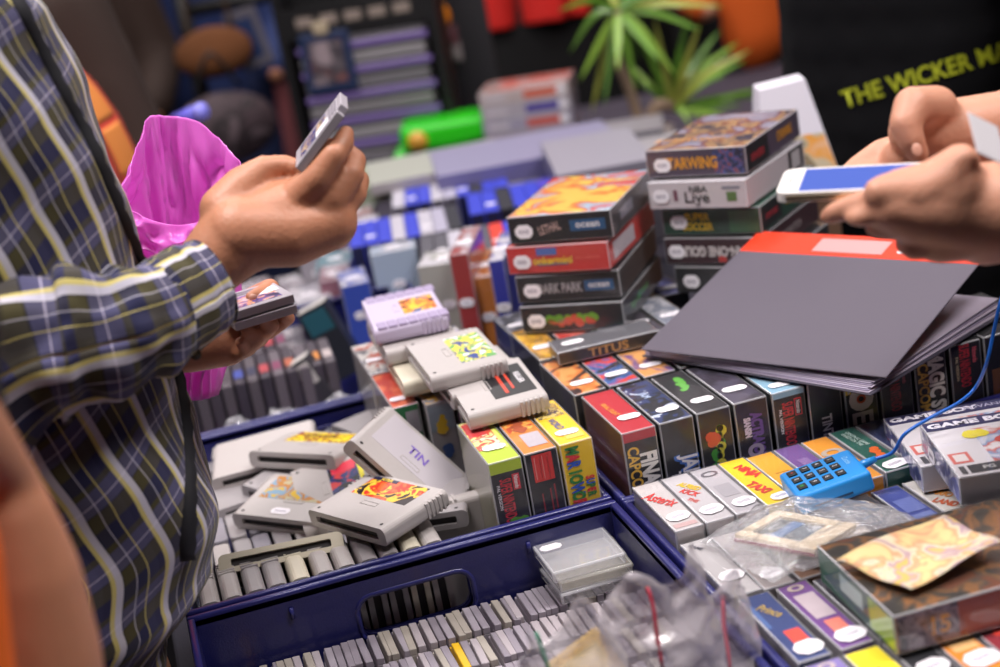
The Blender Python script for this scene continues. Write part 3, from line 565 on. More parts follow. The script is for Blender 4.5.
sb(SX+9*SP, SY1, .134, 'b8a820', 'olive yellow small box under the stacked white boxes')
for i, (c, lb) in enumerate([('a8a4b0', 'pale grey'), ('505068', 'slate blue'), ('7a2c34', 'dark red')]):
    sb(SX+(10+i)*SP, SY1, .134, c, '%s small box at the right end of the rear small box row' % lb)
SY2 = 1.1245
sb(SX, SY2, .136, 'bab6b8', 'white small box with tiny dark caption, left end of the second small row', [('t','top',.35,.88,.007,'GAME','5a5864',-62,.9,.02), ('s','top',.55,.3,.023,.019,8)])
for i, (c, lb) in enumerate([('b0a8a8', 'beige grey'), ('8a6a58', 'brown'), ('3a3440', 'black'), ('c8b8a8', 'cream'), ('48484f', 'charcoal'), ('2e3e8c', 'royal blue'), ('d2cec8', 'ivory')]):
    its = [('s','top',.6,.2,.022,.018,8)]
    if lb == 'royal blue': its += [('p','top',.2,.5,.9,.75,mat('5a68a8',.4),'picture_panel'), ('p','top',.2,.25,.9,.45,mat('6a78b0',.4),'text_block')]
    if lb == 'ivory': its += [('t','top',.62,.68,.013,'MARIO','d88a28',-62,.7,.04), ('t','top',.42,.5,.013,'LAND','c85a28',-62,.7,.04)]
    sb(SX+(1+i)*SP+(.002*i), SY2, .134, c, '%s small box in the second small row%s' % (lb, {'royal blue': ' right of the keypad', 'ivory': ' with orange lettering'}.get(lb, ' under the bagged frame')), its)
for i, (c, lb) in enumerate([('9a96a8', 'lilac grey'), ('6a6672', 'dim grey'), ('b8b0b8', 'mauve'), ('58506a', 'plum')]):
    sb(SX+.016+(8+i)*SP, SY2, .134, c, '%s small box in the second small row at the right edge' % lb)
SY3 = 1.0
sb(SX+.002, SY3, .136, '2a3c74', 'blue small box with gold script and a red tag near the crate edge', [('t','top',.55,.72,.014,'Prince','c8a850',-62,.7,.01), ('p','top',.35,.2,.85,.42,mat('e04838',.4),'red_tag'), ('s','top',.6,.14,.024,.02,8), ('p','top',.06,.5,.2,.9,mat('4a68a0',.4),'side_panel')])
sb(SX+.038, SY3, .136, '6a3c86', 'violet small box with a pale text panel and round seal', [('p','top',.2,.45,.85,.82,mat('c0b0b8',.5),'text_block'), ('t','top',.5,.92,.014,'O','b8a8a0',0,1.3,.05), ('p','top',.3,.22,.8,.4,mat('e07a68',.4),'orange_tag'), ('s','top',.6,.14,.026,.02,8)])
for i, c in enumerate(['3a3a48', '5a4a40', '2a2a30', '46464e', '3a2a2a', '4a4a5a']):
    sb(SX+.072+i*SP, SY3, .133, c, 'dark small box in the third small row hidden under the green sided box', group='small boxes under the green sided box')
SY4 = .905
YB = [('8474b4', 'lavender small box with a round seal in the front row', [('t','top',.5,.9,.014,'O','c0b0b0',0,1.3,.05), ('p','top',.2,.1,.9,.7,mat('9a8ac8',.4),'text_block')]),
      ('f0dc10', 'bright yellow small box with orange slanted letters in the front row', [('t','top',.5,.45,.014,'KIRBY','e8902c',-75,.9,.04)]),
      ('16161c', 'black small box with a white tag in the front row', [('s','top',.5,.4,.026,.02,8)]),
      ('e08a24', 'orange small box with a picture and tag in the front row', [('p','top',.2,.5,.9,.8,mat('e8b878',.4),'picture_panel'), ('s','top',.6,.3,.028,.022,8)]),
      ('8a1c2c', 'crimson small box in the front row', [('w','top',.5,.8,.5,.6,'e03a28','red_emblem'), ('s','top',.6,.3,.026,.02,8)]),
      ('6a2030', 'dark wine small box at the right of the front row', [('s','top',.6,.4,.026,.02,8)]),
      ('c8c0c8', 'pale small box at the right end of the front row', [])]
for i, (c, lb, its) in enumerate(YB):
    sb(SX+.004+i*.0335, SY4+.006, .134, c, lb, its, d=.086, w=.031)
# large wrapped box, green side
gb = game_box('large flat game box with green left side, dark battle cover and red front', {'top': art(('241f1c','2c2824','3a352c','8a5a2c','3a3a34','6a3a22'), 22, 71), 'left': '186048', 'front': '8c3a28', '*': '302a28'},
  [('p','front',.01,.05,.28,.95,art(('4a3a4a','7a6a78','2a2030'),60,4),'picture_panel'), ('t','front',.2,.5,.02,'15','c88a38',0,1,.03), ('p','front',.3,.1,.62,.6,mat('a04c34',.4),'text_block'), ('p','left',.68,.1,.98,.9,mat('9ac028',.4),'lime_panel'), ('p','left',.3,.35,.6,.8,mat('a8c8c0',.4),'pale_panel')],
  .19, .14, .034, edge_mw((893,617), (1000,587), .172, .19, .14, .034), True, None)
# stacked white handheld boxes
INDIGO = mat('2e2c5c', .35); GBA = art(('e0dce0','d8d8e4','8aa8d0','d86a58','e8e4e8'), 24, 81)
def gba(label, mw):
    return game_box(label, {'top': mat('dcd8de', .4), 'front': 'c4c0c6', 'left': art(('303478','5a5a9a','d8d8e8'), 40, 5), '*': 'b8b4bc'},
      [('p','top',0,.84,1,1,INDIGO,'title_band'), ('t','top',.38,.92,.0135,'GAME BOY','f0ecf8',0,1.3,.05), ('t','top',.80,.92,.0105,'ADVANCE','b8b4d0',0,1.0,.01), ('p','top',.30,.18,.98,.78,GBA,'cover_art'), ('w','top',.5,.45,.8,.4,'3a5aa0','painted_figure'), ('w','top',.45,.5,.7,.45,'c84a40','painted_figure'),
       ('p','top',.03,.22,.17,.40,mat('d87068',.4),'seal_panel'), ('p','top',.055,.25,.145,.37,mat('e4dcdc',.4),'seal_inner'), ('p','top',.10,.04,.36,.17,mat('3a383e',.4),'ratings_panel'), ('t','top',.24,.105,.009,'PG','e0e0e0',0,1,.02), ('p','top',.04,.04,.08,.17,mat('4a484e',.4),'barcode'), ('w','top',.28,.68,.36,.7,'e8d838','yellow_splash'), ('s','left',.3,.4,.022,.013,0)], .128, .128, .027, mw, True, 'white handheld game boxes')
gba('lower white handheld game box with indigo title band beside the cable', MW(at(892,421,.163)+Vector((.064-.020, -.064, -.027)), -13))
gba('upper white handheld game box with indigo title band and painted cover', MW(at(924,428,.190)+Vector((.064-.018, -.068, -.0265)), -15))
# folder ---------------------------------------------------------
fo = thing('folder', 'large dark grey folder with a red top strip lying open across the boxes', 'folder', MW((0, 0, 0)))
A0 = at(641, 349, .212); A1 = at(886, 377, .214); A2 = at(755, 252, .262)
M = frame3(A0, A1, A2); M0 = M.copy(); Wf, Hf = (A1-A0).length, (A2-A0).length+.045
FG = mat('58525e', .75, bump=.25, bscale=1200)
link('top_cover', boxes_me([(0, Wf, 0, Hf-.045, -.002, 0)], .0006), fo, FG, M)
link('red_strip', boxes_me([(.0, Wf, Hf-.045, Hf, -.002, .0001)], .0006), fo, mat('e63c1e', .5), M)
sp = link('clear_pocket', boxes_me([(.095, .185, Hf-.038, Hf-.010, .0002, .0008)], .0003), fo, mat('e8a0a0', .25, coat=.5), M)
link('punched_dot', raw([(.205+.004*math.cos(a), Hf-.030+.004*math.sin(a), .0006) for a in [k*math.pi/6 for k in range(12)]], [tuple(range(12))]), fo, WHITE, M)
Lw = M0.copy(); p = at(642, 357, .1975); q = at(882, 391, .1975); r = p+Matrix.Rotation(R_(90), 3, 'Z') @ (q-p)
ML = frame3(p, q, r) @ Matrix.Rotation(R_(-3), 4, 'Z')
link('bottom_cover', boxes_me([(0, Wf, 0, Hf, .000, .002)], .0006), fo, mat('3a3644', .6), ML)
for k in range(7):
    link('page', boxes_me([(.004, Wf-.004-.002*(k % 3), .002, Hf-.004, .0022+.0011*k, .0028+.0011*k)]), fo, mat(('b4aabc', '9a90a8', 'c0b8cc')[k % 3], .3, coat=.5), ML @ Matrix.Rotation(R_(.12*k), 4, 'X') @ Matrix.Rotation(R_(.4*k), 4, 'Z'))
# keypad device ---------------------------------------------------
kb = thing('card_reader', 'bright blue keypad card reader with black keys and a blue cable plug', 'card reader', None)
MK = frame3(at(797, 498, .165), at(871, 471, .177), at(777, 474, .160)); kb.matrix_world = MK
KBL = mat('1e8ad8', .38, coat=.15); kw, kd, kh = .071, .070, .019
link('body', box_me(kw, kd, kh, .0035, 4), kb, KBL, Matrix.Translation((kw/2, kd/2, -kh)))
for c in range(4):
    for r in range(3):
        k = link('key', box_me(.0088, .0115, .0016, .0006, 2), kb, mat('15171c', .4), Matrix.Translation((.0105+c*.0125, kd-.014-r*.0185, -.0001)))
        s = [['*','0','#'],['7','8','9'],['4','5','6'],['1','2','3']][c][r]
        cc = {(0,0): 'e05050', (0,2): '30b050'}.get((c, r), 'd8d8e0')
        link('key_legend', text_me(s, .0065, .0), k, mat(cc, .5), Matrix.Translation((0, 0, .0018)) @ Matrix.Rotation(R_(-90), 4, 'Z'))
link('brand_mark', text_me('iZettle', .0075, .0), kb, mat('8ac8f0', .5), Matrix.Translation((kw-.010, kd*.62, .0003)) @ Matrix.Rotation(R_(-90), 4, 'Z'))
link('card_slot', boxes_me([(.012, .05, -.0006, .001, -.0145, -.0125)]), kb, mat('0a3a60', .5))
link('plug', tube_me([(kw-.002, .040, -.009), (kw+.016, .042, -.008)], [.005, .003], 10), kb, KBL)
p0 = MK @ Vector((kw+.016, .042, -.008))
cab = link('cable', tube_me(spline([p0, at(893,452,.175), at(905,434,.195), at(930,418,.205), at(958,403,.21), at(975,388,.215), pt(986,365,1.2), pt(993,335,1.2), pt(1001,300,1.2), pt(1015,260,1.22)], 8), .0017, 10), None, mat('1c66c8', .35))
tag(cab, 'thin blue cable looping from the keypad over the white boxes', 'cable')
# leaflet ---------------------------------------------------------
def sheet(c00, c10, c11, c01, n=14, amp=.003, seed=1):
    r = random.Random(seed); V = []; F = []
    for j in range(n+1):
        for i in range(n+1):
            u, v = i/n, j/n; p = c00.lerp(c10, u).lerp(c01.lerp(c11, u), v)
            V.append(p+Vector((0, 0, amp*(math.sin(u*7+seed)+math.sin(v*5+u*4)))))
    for j in range(n):
        for i in range(n): a = j*(n+1)+i; F.append((a, a+1, a+n+2, a+n+1))
    return raw(V, F, True)
lf = link('leaflet', evaluated(sheet(at(836,563,.180), at(911,590,.180), at(1003,546,.185), at(944,514,.185)), [('SOLIDIFY', dict(thickness=.0008))]), None, art(('c8bc9c','d4bc84','c89470','cfc4a4','a88c98','c8a860'), 26, 91, .85, 0))
tag(lf, 'cream and orange printed leaflet lying loosely on the green sided box', 'leaflet')
# bagged frame ------------------------------------------------------
fr = thing('cream_frame', 'cream plastic frame with grey window inside a crumpled clear bag', 'plastic frame')
MF = frame3(at(735,541,.146), at(815,557,.148), at(779,518,.140)); fr.matrix_world = MF
fw, fd = .084, .068; CREAM = mat('dcc8a8', .4)
link('frame', boxes_me([(0, fw, 0, .011, 0, .007), (0, fw, fd-.012, fd, 0, .007), (0, .011, .011, fd-.012, 0, .007), (fw-.022, fw, .011, fd-.012, 0, .007)], .001, 2), fr, CREAM)
link('red_edge', boxes_me([(0, fw, -.0012, .0002, 0, .003)]), fr, mat('8a3038', .4))
link('window', boxes_me([(.010, fw-.021, .010, fd-.011, .001, .0035)]), fr, mat('6a7074', .15, coat=.6))
link('inner_card', boxes_me([(.026, .038, .012, fd-.013, .0036, .0042)]), fr, mat('5a7aa8', .3))
def crumple(me, amp, scale, seed=0):
    from mathutils import noise
    for v in me.vertices:
        q = v.co*scale+Vector((seed, seed*2, 0)); v.co += Vector(noise.noise_vector(q))*amp+Vector(noise.noise_vector(q*2.7))*amp*.5
    return me
BAG = clear('f0f0f6', .17, .06, .9, 1.0, 90)
def film(label, c, name='plastic_bag', amp=.004, seed=1, m=None, n=26, th=.0, hz=.012, kids=()):
    V = []; F = []
    for s in (0, 1):
        for j in range(n+1):
            for i in range(n+1):
                u, v = i/n, j/n; p = c[0].lerp(c[1], u).lerp(c[3].lerp(c[2], u), v); b = (math.sin(math.pi*u)*math.sin(math.pi*v))**.5
                V.append(p+Vector((0, 0, hz*b*(1 if s else -.05))))
    m_ = (n+1)**2
    for s in (0, 1):
        for j in range(n):
            for i in range(n):
                a = s*m_+j*(n+1)+i; q = (a, a+1, a+n+2, a+n+1); F.append(q if s else q[::-1])
    me = crumple(raw(V, F, True), amp, 45, seed)
    return me
bg = link('plastic_bag', film('', [at(700,540,.142), at(770,585,.142), at(935,520,.150), at(800,495,.150)], amp=.006, hz=.020), None, BAG)
tag(bg, 'crumpled clear plastic bag around the cream frame, in front of the keypad', 'plastic bag')
# bags bottom foreground
BAG2 = clear('f0e8ee', .42, .12, .9, .8, 50)
def upright_bag(label, px, Y, hpx, wpx, seed, lines, lean=0):
    """loose zip bag standing crumpled: lower centre pixel px at depth Y"""
    s = scl(px[0], px[1], Y); o = pt(px[0], px[1], Y); n = 24; V = []; F = []
    H, W = hpx*s, wpx*s
    for sd in (-1, 1):
        for j in range(n+1):
            for i in range(n+1):
                u, v = i/n-.5, j/n; b = max(0, 1-v)**.6*math.cos(u*math.pi)**.5 if abs(u) < .5 else 0
                V.append(Vector((u*W*(1-.15*v)+lean*v, sd*.016*b, v*H-.0+.012*math.sin(u*9+seed)*v)))
    m_ = (n+1)**2
    for sd in (0, 1):
        for j in range(n):
            for i in range(n):
                a = sd*m_+j*(n+1)+i; q = (a, a+1, a+n+2, a+n+1); F.append(q if not sd else q[::-1])
    me = crumple(raw(V, F, True), .010, 22, seed)
    root = thing('zip_bag', label, 'plastic bag', Matrix.Translation(o))
    link('film', me, root, BAG2)
    for (u0, c) in lines:
        P = [Vector((u0*W*(1-.15*v)+lean*v, -.016*max(0, 1-v)**.6-.002, v*H)) for v in [k/14 for k in range(4, 14)]]
        link('zip_line', crumple(tube_me(P, .0016, 6), .005, 12, seed), root, mat(c, .4))
    return root
# ================================================================ people
SKIN = mat('bc8062', .48, sss=.12, bump=.25, bscale=260, vary=.07); NAIL = mat('d09c88', .3, coat=.3)
SKIN2 = mat('c68e74', .5, sss=.12, bump=.2, bscale=260, vary=.05)
def ch(Y, pts):            # (px, py, r_px[, dY])
    o = []
    for p in pts:
        y = Y+(p[3] if len(p) > 3 else 0); o.append((pt(p[0], p[1], y), p[2]*scl(p[0], p[1], y)))
    return o
def plaid(name, px, py, rot=0):
    """woven plaid on UV metres: bands across and stripes along"""
    m = bpy.data.materials.new(name); m.use_nodes = True; N = m.node_tree.nodes; L = m.node_tree.links; b = N['Principled BSDF']
    b.inputs['Roughness'].default_value = .85; b.inputs['Sheen Weight'].default_value = .15
    uv = N.new('ShaderNodeUVMap'); mp = N.new('ShaderNodeMapping'); mp.inputs['Rotation'].default_value = (0, 0, R_(rot)); L.new(uv.outputs[0], mp.inputs['Vector'])
    sp = N.new('ShaderNodeSeparateXYZ'); L.new(mp.outputs[0], sp.inputs[0])
    def bands(sock, period, stops):
        d = N.new('ShaderNodeMath'); d.operation = 'DIVIDE'; d.inputs[1].default_value = period; L.new(sock, d.inputs[0])
        f = N.new('ShaderNodeMath'); f.operation = 'FRACT'; L.new(d.outputs[0], f.inputs[0])
        r = N.new('ShaderNodeValToRGB'); r.color_ramp.interpolation = 'CONSTANT'; e = r.color_ramp.elements
        for i, (p, c) in enumerate(stops):
            q = e[i] if i < 2 else e.new(p)
            q.position = p; q.color = lin(c)
        L.new(f.outputs[0], r.inputs['Fac']); return r.outputs['Color']
    NV, OL, GB, CR, WH, BK = '0a0c3a', '3e3815', '4c4a6c', 'ecdc84', 'e4e0ee', '08080e'
    h = bands(sp.outputs['Y'], py, [(0, NV), (.28, OL), (.55, BK), (.565, GB), (.70, 'b8b0c8'), (.72, GB), (.90, OL)])
    v = bands(sp.outputs['X'], px, [(0, '34325a'), (.13, CR), (.21, WH), (.33, BK), (.36, OL), (.56, WH), (.58, '1a1c4c'), (.78, CR), (.80, '4a4a70')])
    fk = bands(sp.outputs['X'], px, [(0, '808080'), (.13, 'd4d4d4'), (.33, 'a0a0a0'), (.36, '808080'), (.56, 'c0c0c0'), (.58, '808080'), (.78, 'd8d8d8'), (.80, '808080')])
    lum = N.new('ShaderNodeMix'); lum.data_type = 'RGBA'; L.new(fk, lum.inputs['Factor'])
    L.new(h, lum.inputs['A']); L.new(v, lum.inputs['B'])
    L.new(lum.outputs['Result'], b.inputs['Base Color'])
    no = N.new('ShaderNodeTexNoise'); no.inputs['Scale'].default_value = 900; tc = N.new('ShaderNodeTexCoord'); L.new(tc.outputs['Object'], no.inputs['Vector'])
    bp = N.new('ShaderNodeBump'); bp.inputs['Strength'].default_value = .35; bp.inputs['Distance'].default_value = .0008; L.new(no.outputs['Fac'], bp.inputs['Height']); L.new(bp.outputs['Normal'], b.inputs['Normal'])
    return m
PL = plaid('plaid_cloth', .056, .056)
from mathutils import noise
def grid_me(fn, nu, nv, closed=False, uvf=None, thick=.0016):
    V = [fn(i/nu, j/nv) for j in range(nv+1) for i in range(nu+1)]; F = []
    for j in range(nv):
        for i in range(nu): a = j*(nu+1)+i; F.append((a, a+1, a+nu+2, a+nu+1))
    me = raw(V, F, True); ul = me.uv_layers.new(name='UVMap')
    for p in me.polygons:
        for li, vi in zip(p.loop_indices, p.vertices):
            i, j = vi % (nu+1), vi//(nu+1); ul.data[li].uv = uvf(i/nu, j/nv) if uvf else (i/nu, j/nv)
    return evaluated(me, [('SOLIDIFY', dict(thickness=thick))]) if thick else me
# ---- person in the plaid shirt -------------------------------------------------
p1 = thing('person', 'person in navy, olive and cream plaid shirt holding up a small grey cartridge', 'person', None)
YH = 1.30
handA = [
 ch(YH, [(40,372,40,-.03), (120,322,36,-.03), (175,290,32,-.02), (200,275,32), (236,238,40,.005), (282,220,40,.01), (312,212,33,.01)]),
 ch(YH, [(240,232,37), (290,232,36), (330,222,28)]),
 ch(YH, [(225,210,26,.015), (243,188,22,.02), (264,168,13,.02), (284,165,11,.022), (304,172,11,.02), (318,160,10,.022), (330,146,9,.022)]),   # thumb, behind the cartridge edge
 ch(YH, [(296,200,21,.0), (318,178,16,-.012), (334,155,13.5,-.014), (343,143,12,-.006), (346,133,8.5,.000)]),            # index
 ch(YH, [(308,214,20,.0), (334,198,15.5,-.008), (352,174,13,-.004), (356,160,11,.01), (346,150,9,.02)]),      # middle
 ch(YH, [(308,230,20,.005), (334,216,15,.0), (355,194,12.5,.006), (360,180,10.5,.018), (348,168,9,.028)]),      # ring
 ch(YH, [(300,243,17,.01), (322,236,13,.01), (344,216,11,.015), (350,202,9.5,.025), (340,194,8,.035)])]     # little
YB_ = 1.40
handB = [
 ch(YB_, [(60,350,36,.10), (130,345,30,.06), (190,345,28,.03), (225,340,27,.015), (252,330,20,.02)]),
 ch(YB_, [(228,325,18,.03), (252,300,13,.03), (270,288,10,.02), (262,293,8.5,.0), (251,297,6.5,-.02)]),
 ch(YB_, [(240,332,15,.01), (268,330,10,.0), (288,318,8,-.012), (284,316,6.5,-.02)]),
 ch(YB_, [(236,340,14,.01), (258,338,9.5,-.01), (272,325,8.5,-.03), (262,318,7,-.035)]),
 ch(YB_, [(228,348,13,.01), (248,348,9,-.012), (258,338,8,-.03), (246,330,7,-.035)]),
 ch(YB_, [(220,352,12,.015), (236,356,8,.0), (246,350,7,-.02), (240,342,6,-.03)])]
sh_ = Vector((-.24, 1.27, .70)); el = pt(-30, 400, 1.24); cB = Vector((-.20, 1.42, .66))
bodych = [[(Vector((-.19, 1.37, .02)), .12), (Vector((-.18, 1.37, .30)), .125), (Vector((-.20, 1.37, .58)), .125), (Vector((-.24, 1.37, .72)), .09), (Vector((-.25, 1.37, .84)), .055)],
          [(Vector((-.24, 1.37, .68)), .07), (sh_, .06), (el, .045), (handA[0][0][0], .038)],
          [(Vector((-.24, 1.37, .68)), .07), (Vector((-.22, 1.50, .68)), .055), (Vector((-.20, 1.52, .42)), .045), (handB[0][0][0], .032)]]
link('body', blob(bodych+handA+handB, .0024, 7), p1, SKIN)
# shirt torso: right silhouette follows the leaning, bulging cloth
prof = [(.02, -.078), (.08, -.074), (.14, -.056), (.20, -.004), (.26, .018), (.31, .012), (.37, .004), (.45, -.002), (.53, -.003), (.573, -.008), (.63, -.016), (.70, -.030), (.76, -.060), (.80, -.12)]
def silx(z):
    for (a, xa), (b, xb) in zip(prof, prof[1:]):
        if z <= b: t = (z-a)/(b-a); t = t*t*(3-2*t); return xa+(xb-xa)*t
    return prof[-1][1]
def torso(u, v):
    z = .02+.78*v; xr = silx(z); a = -math.pi*.95+u*2*math.pi*.95*1.0; hx = .165-.02*v; hy = .155-.03*max(0, v-.85)*4
    cx = xr-hx; ca, sa = math.cos(a), math.sin(a)
    x = cx+hx*(abs(ca)**.85)*(1 if ca > 0 else -1); y = 1.37+hy*(abs(sa)**.85)*(1 if sa > 0 else -1)
    q = Vector((x*7, y*7, z*3.2)); f = noise.noise(q)*.011+noise.noise(q*2.6)*.004+.003*math.sin(z*40+a*5)
    return Vector((x+f*ca, y+f*sa, z))
link('shirt', grid_me(torso, 150, 130, uvf=lambda u, v: (u*1.0*1.03+.17*v, .78*v-.34*u+.006*math.sin(u*30))), p1, PL)
# dark open placket running down the shirt
P = []
for (x, y) in ((6,-20), (30,30), (60,90), (92,150), (122,220), (150,290), (172,360), (184,430), (188,500), (186,560)):
    P.append(pt(x, y, 1.26))
P = spline(P, 6)
def bvh(o): 
    me = o.data; return BVHTree.FromPolygons([o.matrix_world @ v.co for v in me.vertices], [tuple(p.vertices) for p in me.polygons])
tree = bvh(bpy.data.objects['shirt'])
def drop(p, dirn=Vector((0, 1, 0)), off=.002, back=.3):
    h = tree.ray_cast(p-dirn*back, dirn); return (h[0]-dirn*off, h[1]) if h[0] else (p, -dirn)
rows = []
for p in P:
    d = (p-CAM).normalized(); h, n = drop(p, d, .0025, .25); rows.append(h)
V = []; F = []
for i, p in enumerate(rows):
    w = .006 if i % 2 else .0075; V += [p+Vector((-w, 0, .002)), p+Vector((w, .004, -.002))]
F = [(2*i, 2*i+1, 2*i+3, 2*i+2) for i in range(len(rows)-1)]
link('placket', evaluated(raw(V, F, True), [('SOLIDIFY', dict(thickness=.003))]), p1, mat('15151c', .8))
# open shirt front flap beyond the placket
# sleeve with folds
SP = [(-70,470,90,-.05), (-30,395,88,-.06), (30,350,80,-.07), (70,340,73,-.07), (105,333,68,-.07), (140,322,62,-.06), (165,311,58,-.045)]
def tube_grid(path, thick=.0016, folds=.007, nu=72, nv=60, uo=0, vs=1):
    pts = [(pt(a, b, YH+d), r*scl(a, b, YH+d)) for a, b, r, d in path]
    C_ = [p for p, r in pts]; cl = spline(C_, 10); L_ = len(cl)-1
    def fn(u, v):
        f = v*L_; i = min(int(f), L_-1); t = f-i; p = cl[i].lerp(cl[i+1], t); tg = (cl[min(i+2, L_)]-cl[max(i-1, 0)]).normalized()
        k = v*(len(pts)-1); j = min(int(k), len(pts)-2); r = pts[j][1]+(pts[j+1][1]-pts[j][1])*(k-j)
        s = tg.cross(Vector((0, 0, 1))).normalized(); w = tg.cross(s); a = u*2*math.pi
        q = Vector((math.cos(a)*1.6, math.sin(a)*1.6, v*5)); rr = r*.96+folds*(noise.noise(q)*1.3+noise.noise(q*2.3)*.6+.35*math.sin(v*26+2*math.sin(a)+1.5))*min(1, (1-v)*5+.3)
        return p+s*math.cos(a)*rr*.78+w*math.sin(a)*rr
    Ln = sum((cl[i+1]-cl[i]).length for i in range(L_))
    return grid_me(fn, nu, nv, uvf=lambda u, v: (u*2*math.pi*.055+uo, v*Ln*vs), thick=thick)
link('sleeve', tube_grid(SP), p1, plaid('plaid_sleeve', .056, .060))
cf = link('cuff', tube_grid([(150,320,55,-.055), (168,308,56,-.045), (188,297,55,-.03), (206,286,50,-.018), (211,283,50,-.015)], .003, .0018, 72, 16, .01), p1, plaid('plaid_cuff', .056, .062))
cb = pt(196, 355, YH-.05)
link('button', tube_me([cb, cb+Vector((0, .004, 0))], .0045, 14), cf, mat('3a3424', .4))
link('trousers', blob([[(Vector((-.19, 1.37, -.76)), .075), (Vector((-.19, 1.33, -.3)), .10), (Vector((-.20, 1.36, .03)), .12)], [(Vector((-.24, 1.55, -.76)), .075), (Vector((-.22, 1.46, -.3)), .10), (Vector((-.20, 1.40, .03)), .12)]], .012, 4), p1, mat('1c1c26', .8))
def nail(parent, px, py, Y, w, h, rot=0):
    s = scl(px, py, Y); bm = bmesh.new(); bmesh.ops.create_uvsphere(bm, u_segments=12, v_segments=8, radius=1); me = bm_mesh(bm, True)
    M = Matrix.Translation(pt(px, py, Y)) @ Matrix((MR[0], -MR[1], -MR[2])).transposed().to_4x4() @ Matrix.Rotation(R_(rot), 4, 'Z') @ Matrix.Diagonal((w*s, h*s, .0012, 1))
    link('fingernail', me, parent, NAIL, M)
nail(p1, 253, 297, 1.371, 4.5, 3, 10); nail(p1, 264, 319, 1.352, 4, 3, 0)
# cartridge held up
def hand_cart(label, M, labm, print_=()):
    t = thing('handheld_cartridge', label, 'game cartridge', M, None)
    w, h, d = .058, .065, .0078
    bm = bmesh.new(); add_box(bm, 0, w, 0, h-.006, -d, 0); add_box(bm, 0, w-.008, h-.006, h, -d, 0); bevel_all(bm, .0007, 2); link('shell', bm_mesh(bm), t, mat('aaa4ac', .42))
    l = link('label_plate', boxes_me([(.008, w-.008, .008, .043, -.0001, .0003)]), t, labm)
    link('grip_bar', boxes_me([(.010, w-.010, .048+.004*k, .0505+.004*k, -.0001, .0006) for k in range(3)]), t, mat('8e8892', .5))
    link('price_sticker', boxes_me([(.034, w-.004, .030, .047, .0003, .0006)]), t, WHITE)
    return t
Mh = frame3(pt(304, 166, 1.33), pt(298, 138, 1.345)+Vector((0,0,0)), pt(342, 93, 1.33))
o = pt(302, 176, 1.315); vx = (pt(340, 92, 1.325)-o).normalized(); zz = Vector((-.62, -.70, .30)); 
yv = vx; zn = (zz-yv*zz.dot(yv)).normalized(); xv = yv.cross(zn)
rg, up_, tw = MR[0], -MR[1], -MR[2]; yv = (rg*.60+up_*.76+tw*.20).normalized(); xv = -up_*.45+tw*.85; xv = (xv-yv*xv.dot(yv)).normalized(); zn = xv.cross(yv)
Mh = Matrix((xv, yv, zn)).transposed().to_4x4(); Mh.translation = pt(340, 92, 1.335)-yv*.065
hand_cart('small grey cartridge held up by the hand above the plaid cuff', Mh, art(('1c2454','2a3a9a','e8c8a0','14142c'), 90, 3))
Bs = lambda z, r: MW(pt(234, 323, 1.345)+Vector((0, 0, z)), r, 0, -1)
hand_cart('upper of two small grey cartridges in the hand below the cuff', Bs(.0095, 10), art(('2a1c44','5a4aa0','e8a060','c8c4d0'), 90, 5))
hand_cart('lower of two small grey cartridges in the hand below the cuff', Bs(.0, 8), art(('1c2454','2a3a9a'), 90, 6))
# pink bag
PINK = bpy.data.materials.new('pink_film'); PINK.use_nodes = True
N = PINK.node_tree.nodes; L = PINK.node_tree.links; b = N['Principled BSDF']; b.inputs['Base Color'].default_value = lin('f88cea'); b.inputs['Roughness'].default_value = .28; b.inputs['Subsurface Weight'].default_value = .0; b.inputs['Coat Weight'].default_value = .3
tl = N.new('ShaderNodeBsdfTranslucent'); tl.inputs['Color'].default_value = lin('ffb0fa'); mx = N.new('ShaderNodeMixShader'); mx.inputs[0].default_value = .5
L.new(b.outputs[0], mx.inputs[1]); L.new(tl.outputs[0], mx.inputs[2]); L.new(mx.outputs[0], N['Material Output'].inputs['Surface'])
RIM = [(238,160,0), (222,140,.5), (196,120,.9), (165,116,1), (148,117,.9), (140,140,.5), (128,172,.0), (121,200,-.5), (140,215,-.9), (178,225,-1), (215,215,-.9), (236,190,-.5)]
rimc = [pt(x, y, 1.57+.045*d) for x, y, d in RIM]
def ringp(C_, u):
    n = len(C_); f_ = (u % 1)*n; i = int(f_); t = f_-i; a, b, c, d = C_[(i-1) % n], C_[i % n], C_[(i+1) % n], C_[(i+2) % n]
    return .5*((2*b)+(c-a)*t+(2*a-5*b+4*c-d)*t*t+(3*b-a-3*c+d)*t**3)
def bagf(u, v):
    a = u*2*math.pi; ca, sa = math.cos(a), math.sin(a)
    top = ringp(rimc, u); bot = pt(186+26*ca, 395-6*sa, 1.57+.02*sa); mid = pt(178+60*ca, 265-14*sa, 1.57+.055*sa)
    p = bot.lerp(mid, v*2) if v < .5 else mid.lerp(top, (v-.5)*2)
    if v < .5: p = bot.lerp(mid, math.sin(v*math.pi)**.8)
    q = Vector((ca*2.6, sa*2.6, v*2.4)); r1 = (1-abs(noise.noise(q)))**3; r2 = (1-abs(noise.noise(q*2.1+Vector((3, 1, 2)))))**3
    k = min(1, (1-v)*6)*.8+.2
    d_ = Vector((ca, sa, .2))
    return p+d_*k*(r1*.020+r2*.010-.015)
bagme = grid_me(bagf, 150, 110, thick=.0008)
pb = link('plastic_bag', bagme, None, PINK); tag(pb, 'open pink plastic carrier bag hanging behind the hand of the plaid shirt person', 'plastic bag')
